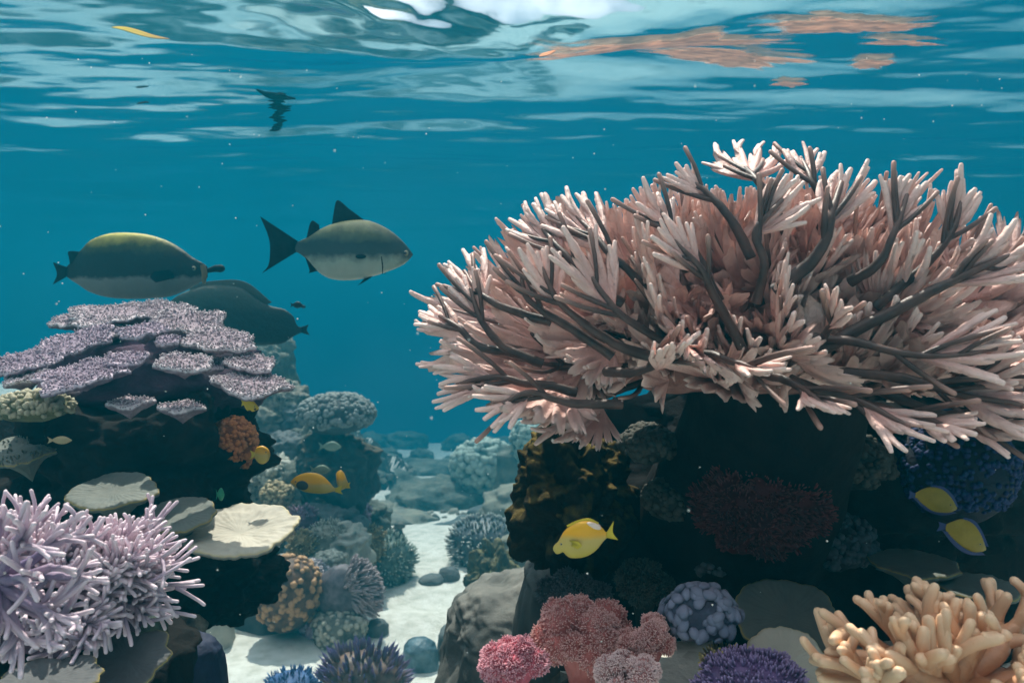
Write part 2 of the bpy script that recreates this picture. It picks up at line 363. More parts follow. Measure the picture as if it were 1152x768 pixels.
# ------------------------------------------------------------------ fans of the big pink coral
def spline(pts, n):
    pts = np.asarray(pts, float); t = np.linspace(0, len(pts) - 1, n); i = np.clip(t.astype(int), 0, len(pts) - 2); f = (t - i)[:, None]
    g_ = np.gradient(pts, axis=0); h00 = 2 * f ** 3 - 3 * f ** 2 + 1; h10 = f ** 3 - 2 * f ** 2 + f
    return h00 * pts[i] + h10 * g_[i] + (1 - h00) * pts[i + 1] + (f ** 3 - f ** 2) * g_[i + 1]
def tip(mb, p, r, **kw):
    """a fingertip that grows smoothly out of its blade"""
    p = spline(p, 8); r = np.interp(np.linspace(0, 1, 8), np.linspace(0, 1, len(r)), r); r = r * np.array([.15, .6, .92, 1.06, .98, .94, 1.0, .96]); tube(mb, p, r, a=np.linspace(.6, 1, 8), **kw)
def fan(mb, o, d, n, size, ang=1.0, nf=6, curl=.25, thick=.012, depth=.42, seed=0, wid=1., nth=12, nr=10):
    """a palmate blade: o origin, d outward, n normal of the blade; fingers cut into its rim"""
    d = unit(d); s = unit(np.cross(n, d)); n = np.cross(d, s); g = np.random.default_rng(seed)
    T = nf * nth + 1
    th = np.linspace(-ang, ang, T); ph = np.linspace(0, nf, T)
    hh = g.uniform(.72, 1.08, nf + 1); k = np.minimum(ph.astype(int), nf - 1); fr_ = ph - k
    prof = np.clip(1 - np.abs(2 * fr_ - 1) ** 2.6, 0, 1) ** .55 * (.74 + .26 * np.abs(np.sin(np.pi * (fr_ * 3))) ** .6)
    env = 1 - .35 * (th / ang) ** 2
    Rr = size * env * ((1 - depth) + depth * prof * hh[k]) * (1 + .05 * np.sin(ph * 11 + seed))
    sft = (fr_ - .5) * -.10 * prof * (2 * ang / nf)       # narrow the fingers' feet, round the tips
    S = np.linspace(0, 1, nr) ** .8
    TT = th[:, None] + sft[:, None] * S[None]
    RR = Rr[:, None] * S[None]
    x = RR * np.cos(TT); y = RR * np.sin(TT) * wid
    q = RR / size
    z = size * (curl * q ** 2 + .07 * np.sin(TT * 5 + seed) * q + .06 * np.sin(ph[:, None] * 2 * np.pi) * q ** 2 + .35 * curl * (TT / ang) ** 2 * q)
    hz_ = thick * (1 - .35 * S) * np.sqrt(np.clip(1 - S ** 6, 0, 1)) * (1 + .25 * prof[:, None] * S[None])
    edge = np.clip(np.minimum(ph, nf - ph) * 3, 0, 1) ** .5
    hz_ = hz_ * np.maximum(edge[:, None], .04)
    rib = .22 * thick * np.cos(2 * np.pi * (fr_ - .5))[:, None] * S[None]
    A = np.stack([x, y, z + hz_ + rib], -1); B = np.stack([x, y, z - hz_ + rib], -1)
    W = np.concatenate([A, B[:, ::-1]], 1)
    a = np.concatenate([S, S[::-1]])[None].repeat(T, 0) * (.75 + .25 * prof[:, None])
    W = o + W[..., 0:1] * d + W[..., 1:2] * s + W[..., 2:3] * n
    mb.add(W, gridq(T, 2 * nr), a=a)
    ends = []
    for j in range(nf):
        i = int((j + .5) * nth); ends.append((A[i, -1] + B[i, -1]) / 2)
    return [o + e[0] * d + e[1] * s + e[2] * n for e in ends], d, s, n

FROND = M('pink_frond', (.58, .27, .23), (.84, .48, .41), 34, .9, .42, tip=(.95, .68, .60), tpow=2.4, bscale=150, bdist=.003, spec=.5, spots=((.36, .17, .15), 110., .08, .2))
FRONDIN = M('inner_frond', (.50, .22, .18), (.82, .47, .40), 28, .9, .45, tip=(.93, .66, .58), tpow=2.8, bscale=110, bdist=.004, spec=.45)
LIMB = M('brown_limb', (.025, .012, .010), (.10, .048, .038), 30, .5, .45, tip=(.74, .42, .34), tpow=5, bscale=90, bdist=.002, spec=.4)
CORE = M('coral_core', (.16, .07, .055), (.50, .23, .18), 14, .9, .6, bscale=50, bdist=.01)

HUB = P(876, 395, 1.24); RAD = np.array([.525, .38, .262])
root = thing('antler_coral', HUB - [0, 0, .12], 'huge pink antler coral with brown limbs spreading over the black rock pillar', 'coral')
m = MB()
vb, fb = ico(6)
k_ = vb * (1 + .2 * fbm(vb, 2.2, 5, 4.) + .09 * fbm(vb, 8, 3, 2., True))[:, None] * RAD * np.array([.50, .45, .50]) + HUB + np.array([.0, .04, .005])
k_[:, 2] = np.maximum(k_[:, 2], HUB[2] - .05 + .02 * fbm(k_, 8, 3))
m.add(k_, t=fb); o = m.build('core', CORE, root, root.location)
m = MB(); tube(m, bez(HUB - [0, -.22, .32], HUB - [0, -.14, .2], HUB - [0, -.02, .03], 8), np.linspace(.17, .13, 8), 24, a=np.zeros(8))
m.build('stem', SHADEROCK, root, root.location)
# little fans tiled over the dome
m = MB(); N_ = 420; i = np.arange(N_) + .5
ph_ = np.arccos(1 - 1.22 * i / N_); az = np.pi * (1 + 5 ** .5) * i
for j in range(N_):
    u = np.array([np.cos(az[j]) * np.sin(ph_[j]), np.sin(az[j]) * np.sin(ph_[j]), np.cos(ph_[j])])
    if u[1] > .55: continue
    q = rng.uniform(.44, .64)
    q *= 1 - .12 * (2 * abs(u[2]) * math.sqrt(max(0, 1 - u[2] ** 2))) ** 2
    o_ = HUB + u * RAD * q; d = unit(unit(u * RAD) + np.array([0, -.05, .25]) + rng.normal(0, .3, 3))
    nn = unit(rng.normal(0, .45, 3) + np.array([0, -.7, .6]))
    fan(m, o_, d, nn, rng.uniform(.06, .105), rng.uniform(.9, 1.25), int(rng.integers(5, 9)), rng.uniform(-.1, .4), .0035, .42, int(rng.integers(1e6)), nth=8, nr=7)
o = m.build('frond_mass', FRONDIN, root, root.location); o['kind'] = 'stuff'
# the large limbs, each ending in one or two blades
def limb(u, reach=1., fs=1., two=True, seed=0, up=.35, lw=1.):
    g = np.random.default_rng(seed + 100)
    u = unit(u); e = HUB + u * RAD * reach
    rl = np.linalg.norm(u * RAD) * reach
    st = HUB + u * RAD * .10 + np.array([0, 0, -.045])
    fo = HUB + u * RAD * reach * .66 + np.array([0, 0, -.012])
    ctrl = HUB + np.array([u[0], u[1], u[2] * .25]) * RAD * reach * .40 + np.array([g.normal(0, .012), g.normal(0, .012), -.045 + .05 * max(0, abs(u[0]) - .5) * 2])
    m = MB(); pth = bez(st, ctrl, fo, 10)
    d = unit(unit(e - ctrl) + np.array([u[0] * .3, 0, up * .2 - .35 * max(0, abs(u[0]) - .6)]))
    nn = unit(np.array([-.35 * u[0] + g.normal(0, .3), -.75 + g.normal(0, .3), .75 - .3 * max(0, u[2])]))
    size = rl * .40 * fs
    pth2 = bez(fo, fo + d * size * .3, fo + d * size * .72 + np.array([0, 0, .02]), 7)[1:]
    allp = np.vstack([pth, pth2]); rad = np.interp(np.linspace(0, 1, len(allp)), [0, .5, .8, 1], [.011, .0052, .0034, .0020]) * lw
    allp = allp + .005 * fbm(allp, 9, 3, seed)[:, None] * np.array([1, .5, 1])
    tube(m, allp, rad, 9, a=np.linspace(0, .8, len(allp)))
    allp = allp + nn * np.linspace(0, .006, len(allp))[:, None]
    # twigs leaving the limb
    for k in range(int(g.integers(3, 6))):
        i0 = int(g.integers(6, len(allp) - 4)); q0 = allp[i0]; dd = unit(allp[i0 + 1] - allp[i0]); sd_ = unit(np.cross(dd, nn)) * (1 if k % 2 else -1)
        L_ = size * g.uniform(.45, .8); q2 = q0 + dd * L_ * .85 + sd_ * L_ * .5 + np.array([0, 0, L_ * .3])
        tube(m, bez(q0, q0 + sd_ * L_ * .35 + dd * L_ * .25, q2, 7), np.linspace(rad[i0] * .7, .0028, 7), 7, a=np.linspace(.1, .95, 7))
    b = m.build('branch', LIMB, root, root.location)
    m = MB(); up_off = -nn * .008
    ends, d_, s_, n_ = fan(m, fo + up_off, d, nn, size, g.uniform(.7, 1.0), int(g.integers(6, 10)), g.uniform(.0, .3), .0030, .48, seed + 1)
    for e_ in ends:      # thick blunt fingertips, some forked
        for w in range(int(g.integers(2, 4))):
            dd = unit((e_ - fo) * .8 / size + n_ * g.uniform(.1, .7) + s_ * g.uniform(-.7, .7) + np.array([0, 0, .3]))
            tip(m, bez(e_ - unit(e_ - fo) * .030, e_ - unit(e_ - fo) * .006, e_ + dd * g.uniform(.006, .024) + np.array([0, 0, .003]), 5), np.array([.0036, .0034, .0029, .0019]) * g.uniform(.8, 1.2), n=7, flat=1.4, nrm=n_)
    if two:
        for sg in (-1, 1):
            o2 = fo + d_ * size * g.uniform(.05, .25) + s_ * sg * size * .15
            fan(m, o2, unit(d_ * .7 + s_ * sg * .75 + n_ * g.uniform(0, .3)), unit(n_ + s_ * sg * -.3), size * g.uniform(.55, .8), g.uniform(.75, 1.05), int(g.integers(6, 9)), g.uniform(0, .4), .0030, .48, seed + 2 + sg)
    fb_ = m.build('frond', FROND, b, root.location)
    b.parent = root
sd_i = 0
for zc, num, off in ((-.30, 13, .3), (-.04, 17, .0), (.24, 16, .5), (.48, 14, .2), (.70, 11, .7), (.87, 8, .1), (.98, 4, .4)):
    for j in range(num):
        a_ = 2 * np.pi * (j + off) / num + rng.normal(0, .06); z_ = np.clip(zc + rng.normal(0, .04), -.5, 1); r_ = math.sqrt(1 - z_ * z_)
        u = np.array([math.cos(a_) * r_, math.sin(a_) * r_, z_])
        if u[1] > .62: continue
        sd_i += 7; rc = rng.uniform(.92, 1.04) if abs(u[0]) < .75 else rng.uniform(.80, 1.10)
        rc *= 1 - .12 * (2 * abs(z_) * math.sqrt(max(0, 1 - z_ * z_))) ** 2 * (z_ > 0)
        if z_ < -.12 and abs(u[0]) < .72: continue
        if z_ < .05 and u[1] < -.6: rc *= .80
        limb(u, rc, rng.uniform(.85, 1.12) * (.7 if z_ < -.12 else 1), True, sd_i)

def dome_pt(px, py, k=1.0):
    d = HUB[1]
    for _ in range(12):
        p = P(px, py, d); q = 1 - ((p[0] - HUB[0]) / (RAD[0] * 1.05)) ** 2 - ((p[2] - HUB[2]) / (RAD[2] * 1.1)) ** 2
        d = .5 * d + .5 * (HUB[1] - RAD[1] * k * math.sqrt(max(q, 0)))
    return P(px, py, d)
ARCS = [((690, 400), (626, 361), (590, 335), (580, 300)), ((730, 401), (661, 370), (626, 335), (611, 300)), ((740, 344), (715, 308), (679, 277), (645, 237)),
        ((700, 342), (661, 313), (630, 282), (604, 250)), ((610, 410), (555, 388), (524, 357), (508, 326)), ((620, 362), (564, 348), (528, 332), (500, 305)),
        ((580, 398), (530, 388), (494, 368), (464, 356)), ((808, 340), (781, 286), (759, 260), (737, 232)), ((885, 262), (867, 224), (844, 196), (832, 176)),
        ((872, 327), (909, 298), (930, 268), (936, 240), (946, 206)), ((935, 250), (924, 222), (912, 200), (902, 180)), ((956, 318), (989, 295), (1008, 257), (1020, 220)),
        ((905, 402), (1003, 351), (1073, 316), (1140, 285)), ((835, 390), (806, 337), (790, 300), (760, 270)), ((845, 290), (820, 243), (795, 218), (776, 205)),
        ((900, 380), (960, 385), (1040, 400), (1120, 392)), ((650, 440), (590, 430), (540, 422), (490, 432)), ((700, 455), (640, 455), (590, 442), (560, 450)),
        ((850, 340), (860, 300), (850, 260), (880, 225)), ((800, 400), (740, 380), (690, 345), (655, 290)), ((985, 345), (1040, 300), (1070, 262), (1082, 225)),
        ((890, 425), (930, 440), (975, 455), (1022, 480)), ((860, 420), (880, 428), (905, 440), (925, 455)), ((770, 400), (800, 400), (830, 408), (858, 418)), ((680, 420), (712, 418), (740, 410), (762, 400)), ((990, 420), (1050, 430), (1100, 428), (1140, 415)), ((900, 400), (920, 385), (935, 365), (945, 345)),
        ((990, 440), (1040, 458), (1090, 474), (1140, 486)), ((960, 450), (1000, 462), (1040, 470), (1075, 482)), ((930, 415), (1010, 425), (1080, 445), (1150, 455))]
for k, arc in enumerate(ARCS):
    if arc[-1][0] < 600: arc = tuple((x + (600 - arc[-1][0]) * .22 * i_ / (len(arc) - 1), y) for i_, (x, y) in enumerate(arc))
    g = np.random.default_rng(900 + k); n = len(arc)
    pts = np.array([dome_pt(x, y, kk) for (x, y), kk in zip(arc, np.linspace(.72, 1.0, n))])
    th_ = 1.35 if k in (9, 12) else 1.
    pth = spline(pts, 18); m = MB(); rad = np.interp(np.linspace(0, 1, 18), [0, .5, 1], [.0066, .0046, .0024]) * th_
    pth += .004 * fbm(pth, 14, 3, k)[:, None]
    tube(m, pth, rad, 9, a=np.linspace(0, .72, 18))
    for w in range(3):
        i0 = int(g.integers(8, 15)); dd = unit(pth[i0 + 1] - pth[i0 - 1]); sd_ = unit(np.cross(dd, [0, -1, 0])) * (1 if w % 2 else -1)
        L_ = g.uniform(.045, .08); q0 = pth[i0]
        tube(m, bez(q0, q0 + dd * L_ * .4 + sd_ * L_ * .25, q0 + dd * L_ + sd_ * L_ * .45, 8), np.linspace(rad[i0] * .7, .003, 8), 7, a=np.linspace(.2, .9, 8))
    b = m.build('branch', LIMB, root, root.location)
    dd = unit(pth[-1] - pth[-5]); nn = unit(np.array([g.normal(0, .25), -.8, .55])); m = MB()
    o_ = pth[11] - nn * .006
    sz_ = min(.13, np.linalg.norm(pth[-1] - pth[11]) * 1.1 + .012)
    ends, d_, s_, n_ = fan(m, o_, dd, nn, sz_, g.uniform(.5, .75), int(g.integers(4, 7)), g.uniform(0, .2), .0042, .45, 50 + k)
    for e_ in ends:
        for w in range(2):
            d2 = unit(unit(e_ - o_) + s_ * g.uniform(-.7, .7) + n_ * g.uniform(-.1, .4))
            tip(m, bez(e_ - unit(e_ - o_) * .030, e_ - unit(e_ - o_) * .006, e_ + d2 * g.uniform(.008, .026), 5), np.array([.0036, .0034, .0029, .0019]) * g.uniform(.8, 1.2), n=7, flat=1.4, nrm=n_)
    m.build('frond', FROND, b, root.location)
# ------------------------------------------------------------------ generic coral builders
FT, FTQ = finger_template(7, 1., .34, .7)
CT, CTQ = finger_template(7, 1., .36, -.2)
I1, I1F = ico(1); I2, I2F = ico(2)
def vnorm(v, f):
    n = np.zeros_like(v); fn = np.cross(v[f[:, 1]] - v[f[:, 0]], v[f[:, 2]] - v[f[:, 0]])
    for k in range(3): np.add.at(n, f[:, k], fn)
    return unit(n)
def plate_geo(mb, c, rx, ry, nrm, thick=.02, seed=0, lob=.16, dish=.08, rough=.02, nth=190, nr=22, stalk=0., fold=0., knobs=0, ks=.006, kh=1.6, ridge=.007):
    """a table of coral: irregular disc with a bumpy top, a rounded rim and an underside that thickens to the middle"""
    th = np.linspace(0, 2 * np.pi, nth, endpoint=False); g = np.random.default_rng(int(seed) + 5)
    cir = np.stack([np.cos(th), np.sin(th), np.zeros(nth)], 1)
    out = 1 + lob * fbm(cir, 1.3, 2, seed) * 1.6 + lob * .5 * fbm(cir, 4., 3, seed + 3)
    S = np.linspace(0, 1, nr) ** .75
    x = (out[:, None] * S[None]) * np.cos(th)[:, None] * rx; y = (out[:, None] * S[None]) * np.sin(th)[:, None] * ry
    p = np.stack([x, y, np.zeros_like(x)], -1); m_ = (rx + ry) / 2
    zt = ridge * m_ * np.sin(th * 37 + 5 * fbm(cir, 2., 2, seed))[:, None] * (S * (1 - .3 * S))[None] + dish * m_ * S[None] ** 2 + rough * m_ * fbm(p / m_, 3.2, 5, seed + 9) * 1.8 + fold * m_ * np.sin(th * 3 + seed)[:, None] * S[None] ** 3
    e = np.sqrt(np.clip(1 - S ** 8, 0, 1))[None]
    zb = zt - thick * (.35 + .65 * e) - (stalk * (1 - S) ** 2.2)[None]
    zt = zt - thick * .35 * (1 - e)
    zb = np.where(S[None] > .999, zt - thick * .35, zb)
    A = np.stack([x, y, zt], -1); B = np.stack([x, y, zb], -1)
    W = np.concatenate([A, B[:, ::-1]], 1)
    a = np.concatenate([.25 + .75 * S ** 6, .0 * S])[None].repeat(nth, 0)
    n = unit(nrm); s = unit(np.cross([0, 1, 0], n)); u = np.cross(n, s)
    tr_ = lambda w: np.asarray(c) + w[..., 0:1] * s + w[..., 1:2] * u + w[..., 2:3] * n
    mb.add(tr_(W), gridq(nth, 2 * nr, cu=True), a=a)
    if knobs:
        i = g.integers(0, nth, knobs); j = np.minimum((g.uniform(0, 1, knobs) ** .5 * (nr - 1)).astype(int), nr - 2)
        f = g.uniform(0, 1, (knobs, 1)); pt = A[i, j] * (1 - f) + A[i, j + 1] * f
        rel = unit(np.concatenate([pt[:, :2], np.zeros((knobs, 1))], 1)) * (S[j] ** 3)[:, None]
        nn = unit(rel * .7 + g.normal(0, .25, (knobs, 3)) + [0, 0, 1.]); nn = nn[:, 0:1] * s + nn[:, 1:2] * u + nn[:, 2:3] * n
        k = ks * g.uniform(.6, 1.3, knobs); studs(mb, tr_(pt) - nn * .001, nn, np.stack([k, k, k * kh * g.uniform(.7, 1.3, knobs)], 1), FT, FTQ)
    return tr_
def plate(name, px, py, w, h, d, mat, label, cat='coral', tilt=None, seed=0, group=None, thick=.02, stalk=.1, depth=None, lean=0., **kw):
    s_ = deep(d) / d; d = deep(d); c = P(px, py, d); rx = sz(w, d) / 2; stalk *= s_; thick *= s_; depth = depth * s_ if depth else None
    view = math.atan2(-c[2], c[1]); ry = depth or rx * .85
    t = tilt if tilt is not None else math.asin(min(.95, h / 2 * d / F / ry)) - view
    n = np.array([lean, -math.sin(t), math.cos(t)])
    mb = MB(); plate_geo(mb, c, rx, ry, n, thick, seed, stalk=stalk, **kw)
    base = c - np.array([0, 0, stalk + thick])
    return tag(mb.build(name, mat, base=base), label, cat, group)

def dome_coral(name, px, py, w, h, d, mat, label, seed=0., n=500, ks=.012, kh=1., shape=None, amp=.14, drop=0., depth=None, freq=1.6, group=None, face=.75, up=.15, sub=4, cat='coral'):
    s_ = deep(d) / d; d = deep(d); ks = ks * s_; c = P(px, py, d); r = np.array([sz(w, d) / 2, depth * s_ if depth else sz(w, d) / 2 * .9, sz(h, d) / 2])
    v, f = ico(sub); v = v * (1 + amp * fbm(v, freq, 4, seed))[:, None] * r
    low = v[:, 2] < 0; v[low, 2] -= min(drop, .12) * np.clip(-v[low, 2] / r[2], 0, 1)
    nn = vnorm(v, f); m = MB(); m.add(c + v, t=f, a=np.zeros(len(v)))
    g = np.random.default_rng(int(seed * 10) + 3)
    fa = v[f]; ar = np.linalg.norm(np.cross(fa[:, 1] - fa[:, 0], fa[:, 2] - fa[:, 0]), axis=1)
    fc = unit(nn[f].mean(1)); ar = ar * (fc[:, 1] < face) * (fc[:, 2] > -.65)
    k = g.choice(len(f), n, p=ar / ar.sum()); b = g.dirichlet([1, 1, 1], n)
    pt = (fa[k] * b[..., None]).sum(1); nv = unit((nn[f[k]] * b[..., None]).sum(1) + [0, 0, up] + g.normal(0, .12, (n, 3)))
    tv, tf = shape or (I1, I1F); s_ = ks * g.uniform(.7, 1.3, n)
    studs(m, c + pt, nv, np.stack([s_, s_, s_ * kh], 1), tv, tf)
    return tag(m.build(name, mat, base=c - np.array([0, 0, r[2] + drop])), label, cat, group)

def staghorn(root, hub, rad, dirs, mat, nf=5, r0=.02, r1=.009, seed=0, up=.35, sub2=3, flat=1., wob=.01, start=.12):
    g = np.random.default_rng(seed); rad = np.asarray(rad, float)
    for u in dirs:
        u = unit(u); m = MB(); reach = g.uniform(.85, 1.08)
        a_ = hub + u * rad * start; b_ = hub + u * rad * .62 * reach
        p1 = bez(a_, (a_ + b_) / 2 + np.array([0, 0, -.12 * rad[2]]) + g.normal(0, wob, 3), b_, 9)
        p1 += wob * .5 * fbm(p1, 12, 2, seed)[:, None]
        tube(m, p1, np.linspace(r0, r1 * 1.2, 9), 9, a=np.linspace(0, .4, 9), flat=flat)
        L0 = np.linalg.norm(u * rad) * .42 * reach
        for k in range(nf):
            i0 = int(g.integers(3, 9)); q = p1[i0]; rr = np.interp(i0, [0, 8], [r0, r1 * 1.2]) * .78
            d = unit(unit(u * rad) + g.normal(0, .42, 3) + np.array([0, 0, up])); L_ = L0 * g.uniform(.7, 1.15) * (1 + .1 * (8 - i0))
            e = q + d * L_; p2 = bez(q, q + unit(u + g.normal(0, .3, 3)) * L_ * .45, e, 8); rr2 = max(r1 * .62, .0025)
            tube(m, p2, np.linspace(rr, rr2, 8), 8, a=np.linspace(.3, 1, 8), flat=flat)
            for w in range(int(g.integers(max(1, sub2 - 1), sub2 + 2))):
                j = int(g.integers(2, 7)); q2 = p2[j]; d2 = unit(d + g.normal(0, .5, 3) + np.array([0, 0, up])); L2 = L_ * g.uniform(.3, .55)
                tube(m, bez(q2, q2 + d2 * L2 * .4 + d * L2 * .15, q2 + d2 * L2, 6), np.linspace(np.interp(j, [0, 7], [rr, rr2]) * .85, rr2 * .9, 6), 7, a=np.linspace(.5, 1, 6), flat=flat)
        m.build('branch', mat, root, root.location)

def soft_coral(name, px, py, w, h, d, mat, label, seed=0, lobes=16, n=2600, ks=.0045, group=None, drop=.08, stem=None, spread=.36, depth=.7):
    """a cauliflower of lobes, each crowded with tiny polyps, on a short trunk"""
    c = P(px, py, d); R_ = np.array([sz(w, d) / 2, sz(w, d) / 2 * depth, sz(h, d) / 2]); g = np.random.default_rng(seed)
    base = c - np.array([0, 0, R_[2] + drop]); rt = thing(name, base, label, 'coral', group)
    st = MB(); cl = MB(); pts, nrs = [], []
    for k in range(lobes):
        z_ = g.uniform(-.35, 1); a_ = g.uniform(0, 6.28); q = math.sqrt(1 - z_ * z_ * .95)
        u = np.array([math.cos(a_) * q, math.sin(a_) * q, z_]); lc = c + u * R_ * g.uniform(.55, .72); lr = R_.mean() * spread * g.uniform(.7, 1.15)
        tube(st, bez(base + [0, 0, drop * .3], c - [0, 0, R_[2] * .5], lc, 6), np.linspace(R_.min() * .32, lr * .45, 6), 8, a=np.zeros(6))
        v, f = ico(3); v = v * (1 + .35 * fbm(v, 2.2, 3, seed + k))[:, None]; cl.add(lc + v * lr, t=f, a=np.zeros(len(v)))
        m_ = n // lobes; w_ = unit(g.normal(0, 1, (m_, 3)) + u * .5 + [0, -.2, .2]); rr = 1 + .35 * fbm(w_, 2.2, 3, seed + k)
        pts.append(lc + w_ * (rr * lr)[:, None]); nrs.append(unit(w_ + g.normal(0, .2, w_.shape)))
    st.build('stem', stem or mat, rt, base)
    pts, nrs = np.concatenate(pts), np.concatenate(nrs); s_ = ks * g.uniform(.6, 1.4, len(pts))
    studs(cl, pts, nrs, np.stack([s_, s_, s_ * 2.], 1), FT, FTQ); cl.build('polyp_crown', mat, rt, base)
    return rt

# ------------------------------------------------------------------ left: table coral on its black rock
TABLE = M('table_coral', (.15, .10, .14), (.36, .27, .32), 40, .8, .75, tip=(.76, .68, .70), tpow=1.9, bscale=160, bdist=.003, vein=120)
LILAC = M('lilac_table_coral', (.12, .08, .14), (.32, .24, .31), 40, .8, .75, tip=(.72, .60, .68), tpow=1.9, bscale=160, bdist=.003, vein=120)
PURPLE = M('purple_under', (.03, .014, .035), (.08, .038, .075), 18, .8, .85, bscale=60, bdist=.006)
hub = P(160, 420, 1.75)
root = thing('table_coral', hub - [0, 0, .3], 'lilac grey table coral with stacked overlapping plates on a black rock', 'coral')
v, f = ico(5); w = v * (1 + .25 * fbm(v, 2., 5, 7.))[:, None] * np.array([.24, .24, .12])
m = MB(); m.add(hub + [-.01, .1, -.02] + w, t=f); m.build('core', PURPLE, root, root.location)
PL = [(150, 350, 128, 34, 1.80, 0), (214, 361, 84, 42, 1.72, 0), (248, 381, 82, 36, 1.62, 0), (281, 406, 62, 26, 1.58, 0), (282, 431, 92, 34, 1.52, 0),
      (92, 420, 100, 42, 1.42, 1), (90, 382, 84, 42, 1.60, 1), (30, 404, 84, 42, 1.55, 1), (141, 402, 52, 20, 1.46, 1), (206, 406, 66, 24, 1.44, 0),
      (145, 451, 52, 14, 1.44, 0), (205, 456, 46, 14, 1.44, 0), (160, 370, 52, 22, 1.62, 1), (188, 381, 30, 16, 1.58, 1), (26, 424, 52, 22, 1.5, 0), (84, 358, 54, 20, 1.8, 0),
      (120, 372, 50, 20, 1.7, 0), (235, 408, 40, 18, 1.6, 1), (60, 440, 60, 18, 1.5, 1)]
for k, (px, py, w_, h_, d, c_) in enumerate(PL):
    c = P(px, py, d); rx = sz(w_, d) / 2 * .96; ry = rx * .8; view = math.atan2(-c[2], c[1]); t = min(1.0, math.asin(min(.9, sz(h_, d) * .35 / ry))) - view
    m = MB(); plate_geo(m, c, rx, ry, np.array([(px - 165) / 900, -math.sin(t), math.cos(t)]), (.014), 30 + k, lob=.30, dish=.05, rough=.035, nth=190, nr=18, stalk=.02, fold=.07, knobs=int(w_ * w_ / 12), ks=.0034, kh=1.3)
    m.build('plate', LILAC if c_ else TABLE, root, root.location)
rock('reef_rock', 158, 520, 270, 190, 1.75, SHADEROCK, 'black shaded rock carrying the stacked lilac table coral', seed=11, sub=6, amp=.42, freq=2.2, depth=.25, drop=.0)
rock('reef_rock', -20, 620, 230, 330, 1.9, SHADEROCK, 'dark rock at the left edge below the table coral', seed=13, sub=5, amp=.3, depth=.3, drop=.3)

MOSS = M('mossy_green_coral', (.05, .06, .03), (.22, .22, .10), 24, .9, .8, tip=(.46, .42, .30), tpow=1.2, bscale=90, bdist=.004)
dome_coral('mossy_coral', 38, 458, 78, 32, 1.45, MOSS, 'small mossy green coral hanging under the lilac plates at the left', seed=2, n=220, ks=.006, kh=1.4)
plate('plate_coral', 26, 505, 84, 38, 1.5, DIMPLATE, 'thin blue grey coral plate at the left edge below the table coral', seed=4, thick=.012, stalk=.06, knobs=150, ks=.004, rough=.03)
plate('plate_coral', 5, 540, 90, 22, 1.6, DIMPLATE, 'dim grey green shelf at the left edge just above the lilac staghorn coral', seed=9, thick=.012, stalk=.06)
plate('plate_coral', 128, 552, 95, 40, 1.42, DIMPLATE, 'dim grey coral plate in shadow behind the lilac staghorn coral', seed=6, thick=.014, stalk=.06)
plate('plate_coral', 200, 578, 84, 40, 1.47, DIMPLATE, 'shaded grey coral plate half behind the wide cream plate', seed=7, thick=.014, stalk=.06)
plate('plate_coral', 270, 598, 134, 56, 1.5, PALE, 'wide smooth cream coral plate with a wavy rim, right of the lilac staghorn coral', seed=8, lob=.15, rough=.03, dish=.12, thick=.016, stalk=.01, fold=.02, depth=.10)
rock('reef_rock', 240, 648, 150, 96, 1.66, SHADEROCK, 'black overhanging rock in the shade under the wide cream plate', seed=21, sub=6, amp=.4, freq=2.2, depth=.14, drop=.0)

# ------------------------------------------------------------------ left foreground
STAG = M('lilac_staghorn', (.13, .09, .20), (.40, .27, .38), 30, .9, .45, tip=(.82, .66, .72), tpow=2.4, bscale=120, bdist=.002, spec=.5)
hub = P(58, 668, .98)
root = thing('staghorn_coral', hub - [0, 0, .05], 'lilac white staghorn coral with crowded thin fingers in the lower left corner', 'coral')
dirs = []
for j in range(46):
    z_ = rng.uniform(-.15, .95); a_ = rng.uniform(-np.pi * 1.0, .2) if j % 4 else rng.uniform(0, 2 * np.pi); q = math.sqrt(1 - z_ * z_)
    dirs.append((math.cos(a_) * q, math.sin(a_) * q * .8, z_))
staghorn(root, hub, (.168, .14, .108), dirs, STAG, 10, .0060, .0033, 4, up=.20, sub2=4)
m = MB(); v, f = ico(4); m.add(hub + [0, .02, -.02] + v * (1 + .3 * fbm(v, 2, 4))[:, None] * np.array([.10, .08, .05]), t=f); m.build('core', PURPLE, root, root.location)
hub2 = P(-8, 655, .80)
root = thing('staghorn_coral', hub2 - [0, 0, .03], 'open antler shaped lilac coral cut by the left edge of the photo', 'coral')
dirs = [(.9, -.3, .35), (.8, -.4, -.3), (1, .1, .1), (.5, -.3, .8), (.6, -.5, -.7), (.2, -.2, 1), (.7, .2, .6), (.3, -.6, -.3), (.9, -.1, -.55)]
staghorn(root, hub2, (.12, .10, .10), dirs, STAG, 4, .006, .0036, 5, up=.12, sub2=2)
rock('reef_rock', 60, 742, 300, 110, 1.08, SHADEROCK, 'black rock the lilac staghorn coral grows on', seed=15, sub=5, amp=.3, depth=.14, drop=.3)
SLAB = M('slate_slab', (.05, .055, .06), (.12, .125, .13), 8, .4, .7, bscale=60, bdist=.002, tip=(.42, .32, .08), tpow=12)
plate('stone_slab', 145, 742, 96, 66, .92, SLAB, 'smooth dark slate slab with a thin ochre rim, below the staghorn coral', 'rock', seed=14, lob=.2, thick=.01, stalk=.05, rough=.02)
plate('stone_slab', 50, 764, 116, 50, .82, SLAB, 'blue grey slab with a yellow edge in the bottom left corner', 'rock', seed=19, lob=.2, thick=.009, stalk=.05, rough=.02)
rock('boulder', 217, 742, 64, 62, 1.2, M('blue_black_rock', (.008, .012, .03), (.02, .03, .08), 14, .7, .7, bscale=50, bdist=.004), 'round blue black boulder between the slate slab and the pale sand', seed=23, amp=.2, drop=.2)
